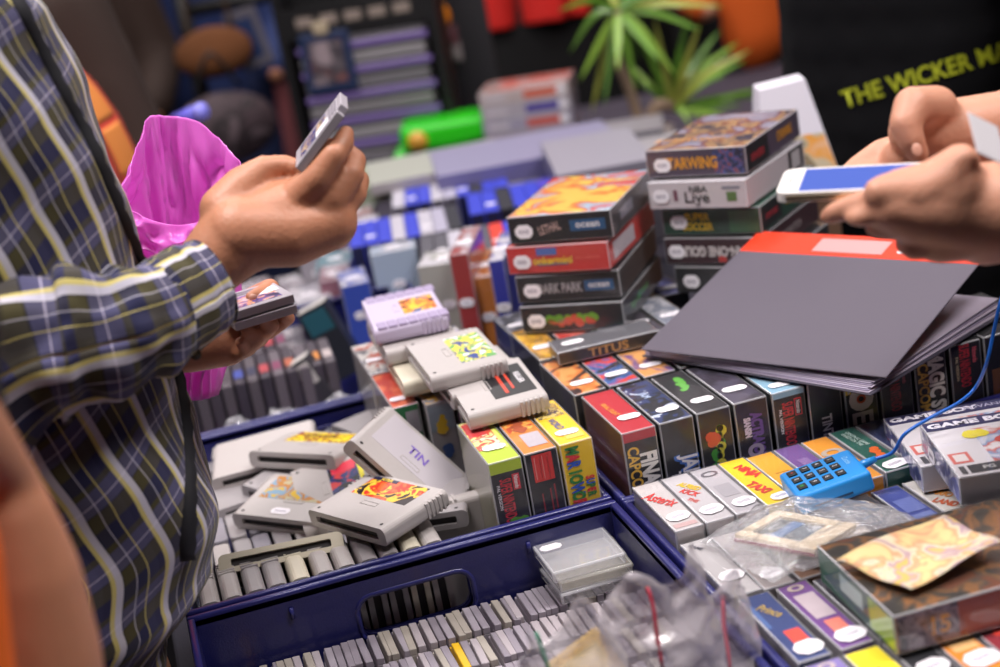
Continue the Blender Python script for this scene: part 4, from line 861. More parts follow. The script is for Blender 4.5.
# ---- person with the phone -----------------------------------------------------
p2 = thing('person', 'person in black T-shirt with yellow lettering holding a white phone in both hands', 'person', None)
YL = 1.03
low = [ch(YL, [(1110,196,62,.06), (1040,212,56,.02), (985,212,50), (950,212,44), (918,210,36), (893,208,25,.0)]),
       ch(YL, [(950,198,42), (905,194,27), (880,193,17)]),
       ch(YL, [(960,163,20,-.005), (944,182,28,-.005), (915,194,26,-.005)]),
       ch(YL, [(905,196,22,.0), (876,201,15.5,.012), (852,207,13,.03), (835,213,11.5,.042), (828,216,9,.048)]),      # index
       ch(YL, [(905,206,20,.005), (880,212,12,.0), (862,218,10,.008), (852,218,8,.02)]),
       ch(YL, [(915,225,20,.005), (894,228,12,.0), (880,230,10,.008), (872,228,8,.02)]),
       ch(YL, [(935,238,20,.0), (915,246,15,.0), (905,244,11,.012)]),
       ch(YL, [(960,228,34,.0), (940,238,26,.0)]),
       ch(YL, [(1005,216,46,.0), (985,228,38)])]
YU = 1.16
up = [ch(YU, [(1120,88,46,.08), (1050,108,36,.04), (1005,122,32), (968,132,36), (935,135,34), (912,132,24)]),
      ch(YU, [(965,150,38,.01), (935,155,32,.01), (905,160,24,.015)]),
      ch(YU, [(935,108,23,-.01), (913,106,20,-.02), (905,124,16,-.03), (911,140,14,-.035), (918,153,11.5,-.035), (921,160,8.5,-.035)]),      # thumb
      ch(YU, [(920,160,20,.02), (885,166,13,.03), (862,174,10,.03), (846,182,7,.025)]),
      ch(YU, [(910,150,20,.03), (880,152,13,.04), (858,164,10,.04), (842,176,7,.03)]),
      ch(YU, [(920,170,20,.02), (890,178,13,.02), (866,186,10,.01), (850,192,7,.0)])]
tx = Vector((1.16, 1.86, .36))
body2 = [[(Vector((1.26, 2.2, -.2)), .16), (Vector((1.26, 2.2, .15)), .17), (Vector((1.26, 2.2, .45)), .17), (Vector((1.28, 2.2, .68)), .12), (Vector((1.29, 2.18, .82)), .06), (Vector((1.29, 2.18, .92)), .09)],
         [(Vector((1.28, 2.15, .62)), .09), (Vector((1.30, 1.95, .56)), .07), (Vector((1.16, 1.45, .40)), .05), (low[0][0][0], low[0][0][1]*.9)],
         [(Vector((1.28, 2.15, .62)), .09), (Vector((1.36, 1.98, .58)), .07), (Vector((1.22, 1.55, .42)), .05), (up[0][0][0], up[0][0][1]*.9)]]
link('body', blob(low+up+body2, .0026, 7), p2, SKIN2)
nail(p2, 917, 150, YU-.0485, 5.5, 7, 15)
shirt2 = link('shirt', blob([[(Vector((1.20, 2.2, -.25)), .20), (Vector((1.20, 2.2, .15)), .205), (Vector((1.22, 2.2, .45)), .21), (Vector((1.26, 2.2, .66)), .16)],
                             [(Vector((1.40, 2.25, -.25)), .20), (Vector((1.40, 2.25, .5)), .21)],
                             [(Vector((1.28, 2.15, .60)), .12), (Vector((1.32, 1.98, .57)), .09), (Vector((1.26, 1.75, .50)), .075)]], .008, 8), p2, mat('08080c', .9, bump=.4, bscale=30, spec=.2))
tree = bvh(shirt2)
bmt = None
def wrap_text(name, s, px0, py0, px1, py1, size_px, Y, m, parent, off=.003):
    me = text_me(s, 1, .02, 1); xs = [v.co.x for v in me.vertices]; W = max(xs)-min(xs); Hh = max(v.co.y for v in me.vertices)-min(v.co.y for v in me.vertices)
    d = Vector((px1-px0, py1-py0)); n = Vector((d.y, -d.x)).normalized()
    for v in me.vertices:
        q = Vector((px0, py0))+d*(v.co.x/W+.5)+n*(v.co.y/Hh*size_px); p = pt(q.x, q.y, Y); dr = (p-CAM).normalized()
        h = tree.ray_cast(CAM, dr); v.co = (h[0]-dr*off) if h[0] else p
    link(name, me, parent, m)
YT = mat('a8b020', .6)
wrap_text('lettering', 'THE WICKER MAN', 842, 100, 1024, 44, 18, 2.0, YT, p2)
# wristband / tag
link('wrist_tag', boxes_me([(0, .03, 0, .040, -.001, 0)], .0003), None, mat('c4c0c4', .5))
wt = bpy.data.objects['wrist_tag']; wt.parent = p2; bpy.context.view_layer.update()
wt.matrix_world = frame3(pt(978, 152, .975), pt(1040, 182, .98), pt(1002, 105, 1.03)) @ Matrix.Rotation(R_(0), 4, 'X')
# phone
ph = thing('phone', 'white phone with glowing blue screen held in both hands', 'phone', frame3(pt(775, 194, 1.10), pt(905, 188, 1.045), pt(786, 169, 1.147)))
pw, pd, pt_ = .122, .057, .0076
bm = bmesh.new(); add_box(bm, 0, pw, 0, pd, -pt_, 0)
bmesh.ops.bevel(bm, geom=[e for e in bm.edges if abs((e.verts[0].co-e.verts[1].co).normalized().z) > .9], offset=.009, segments=6, profile=.5, affect='EDGES')
link('body', bm_mesh(bm), ph, mat('f0ece8', .25, coat=.4))
link('edge_band', boxes_me([(.008, pw-.008, -.0006, 0, -pt_+.0015, -.002), (.008, pw-.008, pd, pd+.0006, -pt_+.0015, -.002)]), ph, mat('d8c8a8', .25, metal=.8))
em = bpy.data.materials.new('lit_screen'); em.use_nodes = True; eb = em.node_tree.nodes['Principled BSDF']; eb.inputs['Base Color'].default_value = lin('3a4a88'); eb.inputs['Emission Color'].default_value = lin('5c72cc'); eb.inputs['Emission Strength'].default_value = .55; eb.inputs['Roughness'].default_value = .1
link('screen', boxes_me([(.017, pw-.017, .0035, pd-.0035, 0, .0002)]), ph, em)
link('speaker_slot', boxes_me([(.0075, .0085, .022, .034, 0, .0003)], 0), ph, mat('2a2a2e', .5))
link('home_button', tube_me([(pw-.008, pd/2, -.0005), (pw-.008, pd/2, .0004)], .0048, 20), ph, mat('dcd8d4', .3))
# ---- foreground person ----------------------------------------------------------
p3 = thing('person', 'person seen from behind at the lower left, bare arm and orange top', 'person', None)
YF_ = .92
f = lambda x, y, r, d=0: ch(YF_, [(x, y, r, d)])[0]
zf = Vector((f(-100, 900, 10)[0].x-.08, .90, FZ+.06))
link('body', blob([[(zf, .07), (Vector((zf.x, .90, -.3)), .09), (Vector((zf.x, .90, 0)), .1), f(-100,900,100,-.02)], [f(8,478,30,.03), f(10,520,46), f(20,580,62), f(30,660,72), f(40,760,74), f(40,860,70)], [f(-60,420,60,-.03), f(8,478,30)], [f(-130,330,70,-.1), f(-110,430,75,-.08), f(-100,900,110,-.05)]], .005, 8), p3, SKIN)
link('top', blob([[f(-110,470,70,-.05), f(-92,560,92,-.075), f(-80,700,96,-.075), f(-80,900,100,-.075)]], .006, 8), p3, mat('f06a10', .8))
link('hair', blob([[f(-30,400,36,.02), f(-18,440,30,.0), f(-12,475,20,-.01)], [f(-90,330,90,-.05), f(-60,400,60)]], .005, 6), p3, mat('0e0a0c', .7))
# ================================================================ background
def dist_box(label, cols, px, Z, Yrot, dims, items=(), name='game_box', cat='game box', group=None, wrap=False):
    w, d, h = dims; p = at(px[0], px[1], Z)
    M = Matrix.Translation(p) @ Matrix.Rotation(R_(Yrot), 4, 'Z') @ Matrix.Translation((w/2, d/2, 0))
    return game_box(label, cols, items, w, d, h, M, wrap, group, name, cat)
# second table further away
tb2 = thing('market_table', 'second market table further back under stacked games and the plant', 'table', loc=(1.25, 3.4, FZ))
link('tabletop', boxes_me([(-.93, 1.2, -.79, .84, .72, .748)], .004), tb2, mat('8a8088', .6))
link('tablecloth', boxes_me([(-.935, 1.21, -.795, .845, .748, .757)], .001), tb2, mat('3c3644', .8))
for lx, ly in ((-.85, -.7), (1.1, -.7), (-.85, .75), (1.1, .75)): link('leg', tube_me([(lx, ly, 0), (lx, ly, .72)], .02), tb2, mat('3a3a3e', .4, metal=.8))
# crate 3 : dark cartridges in columns
BC = [mat(c, .35, coat=.3) for c in ('4a434c', '5a535a', '423c46', '686068')]
TOPS = ['a85a40', 'b0a4a4', '3a4898', '7a3858', 'c88038', '484048', 'a84048', '6a6270', '8a5a4a', '30304a']
CN = ['rust', 'pale', 'blue', 'magenta', 'amber', 'charcoal', 'red', 'grey', 'brown', 'navy']
def bcart(x, y, k, row):
    t = thing('bagged_cartridge', 'dark grey cartridge with %s label, %s in the crate behind the heap' % (CN[k % 10], ['front row', 'second row', 'third row'][row]), 'game cartridge', MW((x, y, .0045), -3), 'dark cartridges in the rear crate')
    o = link('shell', box_me(.0155, .115, .128, .002), t, BC[k % 4])
    link('label_plate', boxes_me([(-.006, .006, -.035, .0, .1282, .1286)]), t, mat(TOPS[k % 10], .4))
for r in range(3):
    for i in range(14 if r == 0 else 11):
        bcart(-.022+i*.0180+(r*.004), 2.11+r*.122, (i*7+r*3) % 10, r)
for j, (x0, y0, w) in enumerate([(.02, 1.925, .07), (.10, 1.93, .06), (.165, 1.93, .07)]):
    c = [Vector((x0, y0-.025, .05)), Vector((x0+w, y0-.025, .05)), Vector((x0+w, y0+.03, .105)), Vector((x0, y0+.03, .105))]
    o = link('plastic_bag', film('', c, amp=.012, seed=5+j, hz=.025), None, clear('f0f0f6', .25, .08, .9, .9, 60)); tag(o, ['crumpled clear bag at the left in front of the dark cartridges', 'crumpled clear bag in the middle before the dark cartridges', 'crumpled clear bag at the right before the dark cartridges'][j], 'plastic bag')
# upright leaning thing with a pale cap and grey items right of that crate
for j, (px, py, c1, lb, w, h, tl) in enumerate([(345, 398, '3c3a40', 'dark cartridge leaning by the rear crate rim with pale end', .03, .11, -25), (352, 350, '2a2c34', 'black and teal box leaning right of the dark cartridges', .05, .12, -20)]):
    p = at(px, py, .09)
    game_box(lb, {'top': 'c8c4c0', 'front': c1, '*': c1}, [('p','front',.1,.65,.9,.95,mat('c0bcb8' if j == 0 else '2a5a68',.4),'pale_panel')], w, .03, h, Matrix.Translation((p.x, p.y+.05, .04)) @ Euler((0, R_(tl), R_(-20))).to_matrix().to_4x4(), False, None, 'leaning_box', 'game box')
# clutter of boxes on the table left of the near stack
CL = [ # px,py (front-left bottom), Z, w,d,h, rot, front, top, label
 ((347,318), .12, .045,.10,.05, -5, '2a48b0','d8dce8', 'blue box with white tags behind the rear cartridge pile'),
 ((300,322), .10, .06,.10,.03, 5, 'a8a4b0','d0c8d0', 'grey wrapped box in the clutter right of the held cartridges'),
 ((322,300), .12, .05,.10,.03, -10, '8a5a68','c8a8b0', 'pink brown box in the clutter behind the hand'),
 ((376,288), .13, .075,.07,.055, -10, 'a8b8cc','c8d4e4', 'pale blue clear case with bright tags behind the purple cartridge'),
 ((345,252), .13, .07,.08,.04, -8, '7a6a80','c8b8c4', 'mauve box in the clutter below the blue cases'),
 ((424,306), .15, .075,.075,.06, -22, 'b0b0a8','ccd0c4', 'pale green grey wrapped box left of the near stack'),
 ((318,285), .12, .06,.10,.03, -15, '5a8a98','b8ccd0', 'teal tinted box in the clutter behind the hand'),
 ((300,268), .12, .06,.10,.03, -15, 'a09aa4','d0ccd4', 'silver box at the far left of the clutter'),
 ((338,240), .12, .07,.10,.04, -15, '9a4a50','d08a80', 'coral box below the raised hand'),
 ((462,330), .13, .028,.15,.11, -22, 'a02c28','8a2a26', 'red upright case left of the near stack'),
 ((482,332), .12, .028,.15,.08, -22, 'c87828','5a2a28', 'orange and maroon upright case beside the near stack'),
 ((500,330), .13, .022,.15,.10, -22, '2a30a0','c8ccd8', 'blue and white upright case touching the near stack')]
for px, Z, w, d, h, rz, fc, tc_, lb in CL:
    p = at(px[0], px[1], Z)
    M = Matrix.Translation((p.x, p.y, .005)) @ Matrix.Rotation(R_(rz), 4, 'Z') @ Matrix.Translation((w/2, d/2, 0)); h += Z-.005
    print('CL', lb[:20], round(p.x,2), round(p.y,2), w, d, h)
    game_box(lb, {'top': art((tc_, fc, 'd8d4dc'), 30, int(p.x*1000) % 50), 'front': fc, '*': fc}, [('s','top',.5,.4,.024,.016,10), ('s','front',.5,.7,.02,.012,0)], w, d, h, M, True, 'mixed wrapped boxes behind the cartridges')
for i in range(26):
    r = random.Random(i*3+1); x = .03+.055*(i % 7)+r.uniform(-.01, .01); y = 2.44+.13*(i//7); c = r.choice(['9a94a0', 'c4bcc8', '6a5a6c', 'a86a68', '5a7a90', 'c8b8a8', '4a4858', 'b8707a'])
    nm = {'9a94a0': 'grey', 'c4bcc8': 'pale', '6a5a6c': 'plum', 'a86a68': 'rose', '5a7a90': 'steel blue', 'c8b8a8': 'cream', '4a4858': 'dark', 'b8707a': 'pink'}[c]
    game_box('%s wrapped box in the blurred clutter, rank %s from the left, line %s back' % (nm, ['one','two','three','four','five','six','seven'][i % 7], ['one','two','three','four'][i//7]), {'top': art((c, 'e0dce4', nm == 'dark' and '2a2a30' or '786a78'), 26, i), '*': c}, [('s','top',.5,.4,.024,.016,r.uniform(-20, 20))], .046, .11, .04+.05*r.random(), MW((x, y, 0), r.uniform(-3, 3)), True, 'wrapped boxes in the blurred clutter')
plinth = []
for n_, px, Z in (): pass
# raised riser under the clutter
ri = thing('display_riser', 'low dark riser carrying wrapped boxes behind the piled cartridges', 'riser', loc=(0, 0, 0))
# rows of upright cases (blue, black, grey) -------------------------------------
def caserow(px, Z, n, rz, cols, w, d, h, lbl, group):
    p = at(px[0], px[1], Z); 
    for i in range(n):
        c = cols[i % len(cols)]; nm = {'3440c0': 'blue', '2c2c34': 'black', 'b8b4c0': 'silver', '55535c': 'grey', 'd84030': 'red', '5a4ad0': 'violet', 'a8a4b8': 'pale'}[c]
        M = Matrix.Translation((p.x, p.y, 0)) @ Matrix.Rotation(R_(rz), 4, 'Z') @ Matrix.Translation((i*(w+.0012)+w/2, d/2, Z-h-.0))
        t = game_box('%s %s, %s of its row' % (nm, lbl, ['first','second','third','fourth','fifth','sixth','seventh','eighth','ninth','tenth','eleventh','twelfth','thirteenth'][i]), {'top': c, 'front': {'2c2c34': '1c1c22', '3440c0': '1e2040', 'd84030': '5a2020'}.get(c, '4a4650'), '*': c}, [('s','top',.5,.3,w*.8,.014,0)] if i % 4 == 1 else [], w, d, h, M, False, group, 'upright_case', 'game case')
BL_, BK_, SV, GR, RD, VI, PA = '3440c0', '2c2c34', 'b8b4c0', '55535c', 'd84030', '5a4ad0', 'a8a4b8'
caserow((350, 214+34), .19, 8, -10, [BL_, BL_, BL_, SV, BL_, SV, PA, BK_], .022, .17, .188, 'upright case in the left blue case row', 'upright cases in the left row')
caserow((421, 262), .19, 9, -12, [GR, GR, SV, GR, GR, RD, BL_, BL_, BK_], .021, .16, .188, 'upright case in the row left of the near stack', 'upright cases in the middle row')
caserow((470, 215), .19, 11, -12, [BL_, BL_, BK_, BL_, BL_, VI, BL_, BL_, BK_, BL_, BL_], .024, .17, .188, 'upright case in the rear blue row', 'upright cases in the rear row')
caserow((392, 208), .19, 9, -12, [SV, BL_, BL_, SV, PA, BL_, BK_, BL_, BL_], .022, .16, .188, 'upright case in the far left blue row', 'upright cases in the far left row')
# flat things farther back
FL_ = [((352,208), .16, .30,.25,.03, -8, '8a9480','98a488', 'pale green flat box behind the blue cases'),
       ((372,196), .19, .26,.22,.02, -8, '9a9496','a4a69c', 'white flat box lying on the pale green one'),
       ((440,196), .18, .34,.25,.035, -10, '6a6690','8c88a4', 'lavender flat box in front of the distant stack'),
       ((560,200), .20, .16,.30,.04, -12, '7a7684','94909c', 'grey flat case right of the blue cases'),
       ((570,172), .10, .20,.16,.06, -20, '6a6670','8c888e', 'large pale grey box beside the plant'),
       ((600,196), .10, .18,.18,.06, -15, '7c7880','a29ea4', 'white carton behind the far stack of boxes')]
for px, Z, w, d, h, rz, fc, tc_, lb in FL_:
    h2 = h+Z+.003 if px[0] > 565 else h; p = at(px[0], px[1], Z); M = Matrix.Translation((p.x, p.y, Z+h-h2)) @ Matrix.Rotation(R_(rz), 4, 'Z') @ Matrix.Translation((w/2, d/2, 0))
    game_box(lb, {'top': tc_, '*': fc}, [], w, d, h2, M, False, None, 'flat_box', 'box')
    continue
    dist_box(lb, {'top': tc_, '*': fc}, px, Z, rz, (w, d, h), name='flat_box', cat='box')
# distant stack
pz = at(494, 178, .03)
ST2 = [('8a86a8','4a48a8'), ('b0a8a8','4a4870'), ('a49cb4','6a58a8'), ('a89ca8','c85848'), ('a09ab0','c85848'), ('b0a8b4','4a3c9a'), ('c0b0b0','d86a50')]
for k, (c, d2) in enumerate(ST2):
    nm = ['lowest', 'second', 'third', 'fourth', 'fifth', 'sixth', 'topmost'][k]
    M = Matrix.Translation((pz.x+random.uniform(-.006, .006), pz.y, .0+k*.0325)) @ Matrix.Rotation(R_(-24), 4, 'Z') @ Matrix.Translation((.1, .075, 0))
    game_box('%s lilac grey box in the distant stack behind the green toy' % nm, {'top': art((c, 'd86a50', 'd8d0d0'), 20, k), '*': c}, [('p','front',.5,.2,.88,.8,mat(d2,.4),'title_panel'), ('s','front',.92,.5,.02,.016,0), ('p','front',.05,.3,.3,.7,mat('c8c0c8',.4),'pale_panel')], .205, .15, .0315, M, True, 'distant stack of lilac boxes')
# green toy
g = thing('green_toy', 'bright green plastic toy bucket left of the distant stack', 'toy', Matrix.Translation(at(461, 189, .0)) @ Matrix.Rotation(R_(-15), 4, 'Z') @ Matrix.Scale(1.35, 4))
GN = mat('2cc81c', .35, coat=.3)
bm = bmesh.new(); bmesh.ops.create_cone(bm, cap_ends=True, segments=28, radius1=.048, radius2=.062, depth=.075, matrix=Matrix.Translation((0, 0, .04))); bevel_all(bm, .004, 2); link('base', bm_mesh(bm, True), g, GN)
link('lid', box_me(.15, .10, .045, .014, 4), g, GN, Matrix.Translation((-.01, 0, .085)))
link('handle', tube_me(spline([(-.07, -.02, .10), (-.10, -.04, .06), (-.08, -.05, .02), (-.04, -.05, .02)], 6), .012, 10), g, GN)
link('badge', tube_me([(-.055, -.053, .105), (-.055, -.056, .105)], .017, 18), g, mat('d8a03c', .4))
# rack with tapes: display cabinet
def bgp(px, py, Y): return pt(px, py, Y)
YR_ = 3.9
ub = thing('display_cabinet', 'black display cabinet filled with grey cartridges and violet strips', 'cabinet', None)
o_ = at(318, 190, .04); o_.z = -.003+.0
wC, hC, dC = .34, .62, .12
Mc = Matrix.Translation(o_) @ Matrix.Rotation(R_(-22), 4, 'Z'); ub.matrix_world = Mc
BLK = mat('0e0d10', .5)
link('back_panel', boxes_me([(0, wC, dC-.01, dC, 0, hC)]), ub, BLK)
link('side_panel', boxes_me([(-.02, 0, 0, dC, 0, hC)]), ub, BLK); link('side_panel', boxes_me([(wC, wC+.02, 0, dC, 0, hC)]), ub, BLK)
link('base_panel', boxes_me([(0, wC, 0, dC, 0, .03)]), ub, BLK); link('header', boxes_me([(0, wC, 0, .02, .40, .47)]), ub, BLK)
for k in range(5): link('header_mark', boxes_me([(.03+k*.058, .07+k*.058, -.002, 0, .425, .448)], .004), ub, mat('8a7c74', .6))
for k in range(6): link('violet_strip', boxes_me([(.02, wC-.01, -.004, .01, .075+k*.058, .088+k*.058)]), ub, mat('7c66a8', .5))
for k in range(12): link('cartridge_row', boxes_me([(.02+.001*(k % 3), wC-.02, 0, dC-.02, .032+k*.0295, .058+k*.0295)], .004), ub, mat(['7c787c', '8c888c', '706c72'][k % 3], .5, bump=.3, bscale=60))
link('foot_rail', boxes_me([(.0, wC, -.03, .0, .0, .03)], .006), ub, mat('8c888a', .5))
hg = thing('framed_cartridge', 'small blue framed picture card hung on the black cabinet', 'picture card', Mc @ Matrix.Translation((.03, -.012, .27)))
link('frame', boxes_me([(0, .12, 0, .006, 0, .14)], .003), hg, mat('1c2c50', .5)); link('picture', boxes_me([(.018, .102, -.001, 0, .02, .12)]), hg, art(('5a5860', '8a5a58', '3a3840', '9a8a90'), 12, 3)); link('clip', boxes_me([(.04, .075, -.006, .008, .135, .165)], .003), hg, mat('b0a088', .4))
hg2 = thing('framed_cartridge', 'small framed card hanging tilted on the black stand at left', 'picture card', Matrix.Translation(pt(244, 72, 4.34)) @ Euler((0, R_(-10), R_(-25))).to_matrix().to_4x4())
link('frame', boxes_me([(0, .095, 0, .006, 0, .16)], .003), hg2, mat('5c5862', .5)); link('picture', boxes_me([(.018, .075, -.001, 0, .025, .135)]), hg2, mat('22345c', .4))
# black stand frame
sd = thing('clothes_stand', 'black metal stand frame behind the pink bag', 'stand', None)
def post(p, q, r=.017): link('post', tube_me([p, q], r, 10), sd, BLK)
def down(px, py, Y): p = pt(px, py, Y); return Vector((p.x, p.y, FZ)), p
for px in (183, 292, 375): 
    t_ = pt(px, 10, 4.4); post(Vector((t_.x, t_.y, FZ)), Vector((t_.x, t_.y, t_.z+.5)), .022)
a_, b_ = pt(183, 12, 4.4), pt(375, -18, 4.4); link('crossbar', tube_me([a_, Vector((b_.x, b_.y, a_.z))], .02, 10), sd, BLK)
# racks of little coloured things (blister packs) at 400-440
rk = 0
for k, (px, py, c, nm) in enumerate([(402,18,'5a5494','violet'), (405,38,'b8a0a8','pink'), (412,66,'2a9048','green'), (416,86,'5a4a20','brown'), (420,96,'88b020','lime'), (420,16,'4a6070','slate'), (424,32,'2c6cc0','blue'), (427,46,'4a88a8','teal'), (431,62,'2280d0','bright blue'), (434,80,'8aa0a0','silver'), (452,52,'8c8484','grey'), (448,36,'6a4048','mauve'), (404,2,'c02820','red')]):
    o = thing('blister_pack', '%s small package hanging beside the black cabinet' % nm, 'package', Matrix.Translation(pt(px, py, 3.75)) @ Matrix.Rotation(R_(-20), 4, 'Z'), 'small packages on hooks')
    link('card', boxes_me([(-.024, .024, 0, .002, -.024, .026)], .001), o, mat(c, .5)); link('blister', boxes_me([(-.018, .018, -.012, 0, -.02, .014)], .004, 2), o, mat(c, .3, coat=.5)); 
hp = thing('hook_panel', 'black panel with hooks right of the display cabinet', 'panel', None); p = pt(430, 20, 3.80)
link('panel', boxes_me([(-.11, .14, 0, .02, -p.z-.003, .35)]), hp, mat('1c1a20', .7), Matrix.Translation(p) @ Matrix.Rotation(R_(-20), 4, 'Z'))
for k in range(3): link('hook', tube_me([(-.06+.06*k, -.03, .1), (-.06+.06*k, .0, .1)], .003, 6), hp, mat('8a8a8a', .4, metal=.8), Matrix.Translation(p) @ Matrix.Rotation(R_(-20), 4, 'Z'))
ob = thing('orange_ball', 'round orange item hanging by the black panel', 'ball', Matrix.Translation(pt(441, 16, 3.7)))
bm = bmesh.new(); bmesh.ops.create_uvsphere(bm, u_segments=24, v_segments=16, radius=.027, matrix=Matrix.Diagonal((.85, .8, 1.15, 1))); link('shell', bm_mesh(bm, True), ob, mat('f08a10', .4)); link('cap', tube_me([(0, 0, .03), (0, 0, .045)], .006, 8), ob, BLK)
# red cloth, black drape
def drape(name, label, cat, pts, Y, m, amp=.02, seed=1):
    (x0, y0), (x1, y1), (x2, y2), (x3, y3) = pts
    c = [pt(x, y, Y) for x, y in pts]
    def fn(u, v):
        p = c[0].lerp(c[1], u).lerp(c[3].lerp(c[2], u), v); return p+Vector((0, amp*(math.sin(u*14+seed)+.5*math.sin(u*31+v*3)), 0))
    o = link(name, grid_me(fn, 50, 24, thick=.006), None, m); tag(o, label, cat); return o
drape('red_cloth', 'red cloth hanging behind the distant stack of boxes', 'cloth', [(462,36), (590,14), (600,-70), (455,-60)], 4.745, mat('d01c14', .8, vary=.3, bscale=20), .02)
drape('black_curtain', 'black curtain hanging behind the plant and stacks', 'curtain', [(440,330), (1100,200), (1000,-120), (440,-80)], 4.8, mat('0a090c', .9), .03, 3)
drape('black_curtain', 'black curtain hanging at left behind the stand', 'curtain', [(-60,330), (470,260), (470,-80), (-60,-80)], 5.8, mat('100c10', .9), .03, 3)
# plant --------------------------------------------------------
pl = thing('potted_yucca', 'green yucca plant with long narrow leaves and brown trunks in a pale pot', 'plant', None)
yp = 3.3; base = at(650, 165, .0)
base = pt(650, 150, yp)
TR = mat('8a7460', .8, bump=.5, bscale=60)
b0 = Vector((base.x, base.y, .0))
bm = bmesh.new(); bmesh.ops.create_cone(bm, cap_ends=True, segments=32, radius1=.045, radius2=.06, depth=.09, matrix=Matrix.Translation(b0+Vector((0, 0, .045)))); link('pot', bm_mesh(bm, True), pl, mat('a89c98', .6))
t1 = pt(672, 105, yp); t2 = pt(618, 10, yp-.05); mid = pt(640, 110, yp)
link('trunk', tube_me(spline([b0+Vector((0,0,.08)), mid.lerp(t1, .5), t1], 6), .016, 10), pl, TR)
link('trunk', tube_me(spline([b0+Vector((-.01,0,.08)), pt(628, 85, yp), pt(615, 50, yp), t2], 6), .012, 10), pl, TR)
LG = [mat(c, .45, coat=.2) for c in ('6a9a28', '86ac3c', '547c22', 'a8b04a', '4a7420')]
def leaf(o, tip, w, m, sag=.02):
    P = spline([o, o.lerp(tip, .45)+Vector((0, 0, sag)), tip], 8); V = []; F = []; n = len(P)
    d = (tip-o).normalized(); s = d.cross(MR[2]).normalized()
    for i, p in enumerate(P):
        t = i/(n-1); ww = w*(math.sin(math.pi*min(1, t*.9+.12))**.7)*(1-t*.35)
        V += [p-s*ww, p+Vector((0, .004, -.004)), p+s*ww]
    for i in range(n-1): a = i*3; F += [(a, a+1, a+4, a+3), (a+1, a+2, a+5, a+4)]
    link('leaf', evaluated(raw(V, F, True), [('SOLIDIFY', dict(thickness=.0012))]), pl, m)
rr = random.Random(5)
tips1 = [(745,60),(738,42),(720,30),(700,24),(770,96),(762,88),(735,118),(640,38),(655,20),(690,10),(712,52),(628,62),(742,104),(700,70),(660,40),(725,75),(690,124),(640,84),(750,50)]
for i, (x, y) in enumerate(tips1): leaf(t1+Vector((0, 0, -.01)), pt(x, y, yp+rr.uniform(-.12, .12)), .0095, LG[i % 5], rr.uniform(-.005, .02))
tips2 = [(570,52),(592,112),(604,106),(660,62),(676,76),(560,10),(722,6),(640,60),(700,30),(580,80),(650,-30),(590,-30),(705,-5),(636,90),(618,70)]
for i, (x, y) in enumerate(tips2): leaf(t2, pt(x, y, yp-.05+rr.uniform(-.12, .12)), .010, LG[(i+2) % 5], rr.uniform(.0, .03))
# white box at right of the far stack
wb = thing('white_carton', 'white pointed carton behind the far stack beside the black shirt', 'carton', Matrix.Translation(pt(797, 180, 1.985)) @ Matrix.Rotation(R_(-15), 4, 'Z')); 
zb = wb.matrix_world.translation.z
link('carton', raw([(-.05,0,0),(.06,0,0),(.06,.09,0),(-.05,.09,0),(-.035,.02,.13),(.03,.02,.135),(.03,.07,.135),(-.035,.07,.13)], [(0,3,2,1),(4,5,6,7),(0,1,5,4),(1,2,6,5),(2,3,7,6),(3,0,4,7)]), wb, mat('e8e4f0', .5))
link('printed_picture', raw([(-.048,-.002,.005),(.058,-.002,.005),(.045,.0085,.06),(-.04,.0085,.06)], [(0,1,2,3)]), wb, art(('e8e4e8','e8a040','c8c0a8','8a7a60'), 25, 4))
print(wb.matrix_world.translation)
wb2 = game_box('brown box under the white pointed carton', {'top': 'a88a70', '*': '6a5040'}, [], .11, .09, zb+.003, MW((wb.matrix_world.translation.x+.012, wb.matrix_world.translation.y+.045, -.003), -15), False, None, 'plain_box', 'box')
# background people ------------------------------------------------
def bperson(label, chains, parts, vox=.02):
    t = thing('person', label, 'person', None)
    link('body', blob(chains, vox, 5), t, SKIN)
    for nm, chs, m in parts: link(nm, blob(chs, vox, 5), t, m)
    return t
def figure(x, y, s=1):
    H = lambda z: FZ+z
    return [[(Vector((x-.1, y, H(.08))), .05), (Vector((x-.1, y, H(.5))), .06), (Vector((x-.09, y, H(.92))), .09)], [(Vector((x+.1, y, H(.08))), .05), (Vector((x+.1, y, H(.5))), .06), (Vector((x+.09, y, H(.92))), .09)],
            [(Vector((x, y, H(.95))), .13), (Vector((x, y, H(1.35))), .15), (Vector((x, y, H(1.5))), .06), (Vector((x, y, H(1.62))), .10)],
            [(Vector((x-.2, y, H(1.38))), .05), (Vector((x-.26, y-.05, H(1.08))), .042), (Vector((x-.2, y-.25, H(.95))), .035)], [(Vector((x+.2, y, H(1.38))), .05), (Vector((x+.26, y-.05, H(1.08))), .042), (Vector((x+.2, y-.25, H(.95))), .035)]]
def clothes(x, y, top, trou, ex=.025):
    H = lambda z: FZ+z
    return [('top', [[(Vector((x, y, H(.85))), .14+ex), (Vector((x, y, H(1.35))), .16+ex)], [(Vector((x-.2, y, H(1.38))), .05+ex), (Vector((x-.26, y-.05, H(1.08))), .045+ex), (Vector((x-.21, y-.22, H(.97))), .038+ex*.8)], [(Vector((x+.2, y, H(1.38))), .05+ex), (Vector((x+.26, y-.05, H(1.08))), .045+ex), (Vector((x+.21, y-.22, H(.97))), .038+ex*.8)]], top),
            ('trousers', [[(Vector((x-.1, y, H(.1))), .06+ex), (Vector((x-.09, y, H(.9))), .10+ex)], [(Vector((x+.1, y, H(.1))), .06+ex), (Vector((x+.09, y, H(.9))), .10+ex)]], trou)]
def bg_at(px, Y): return pt(px, 60, Y).x
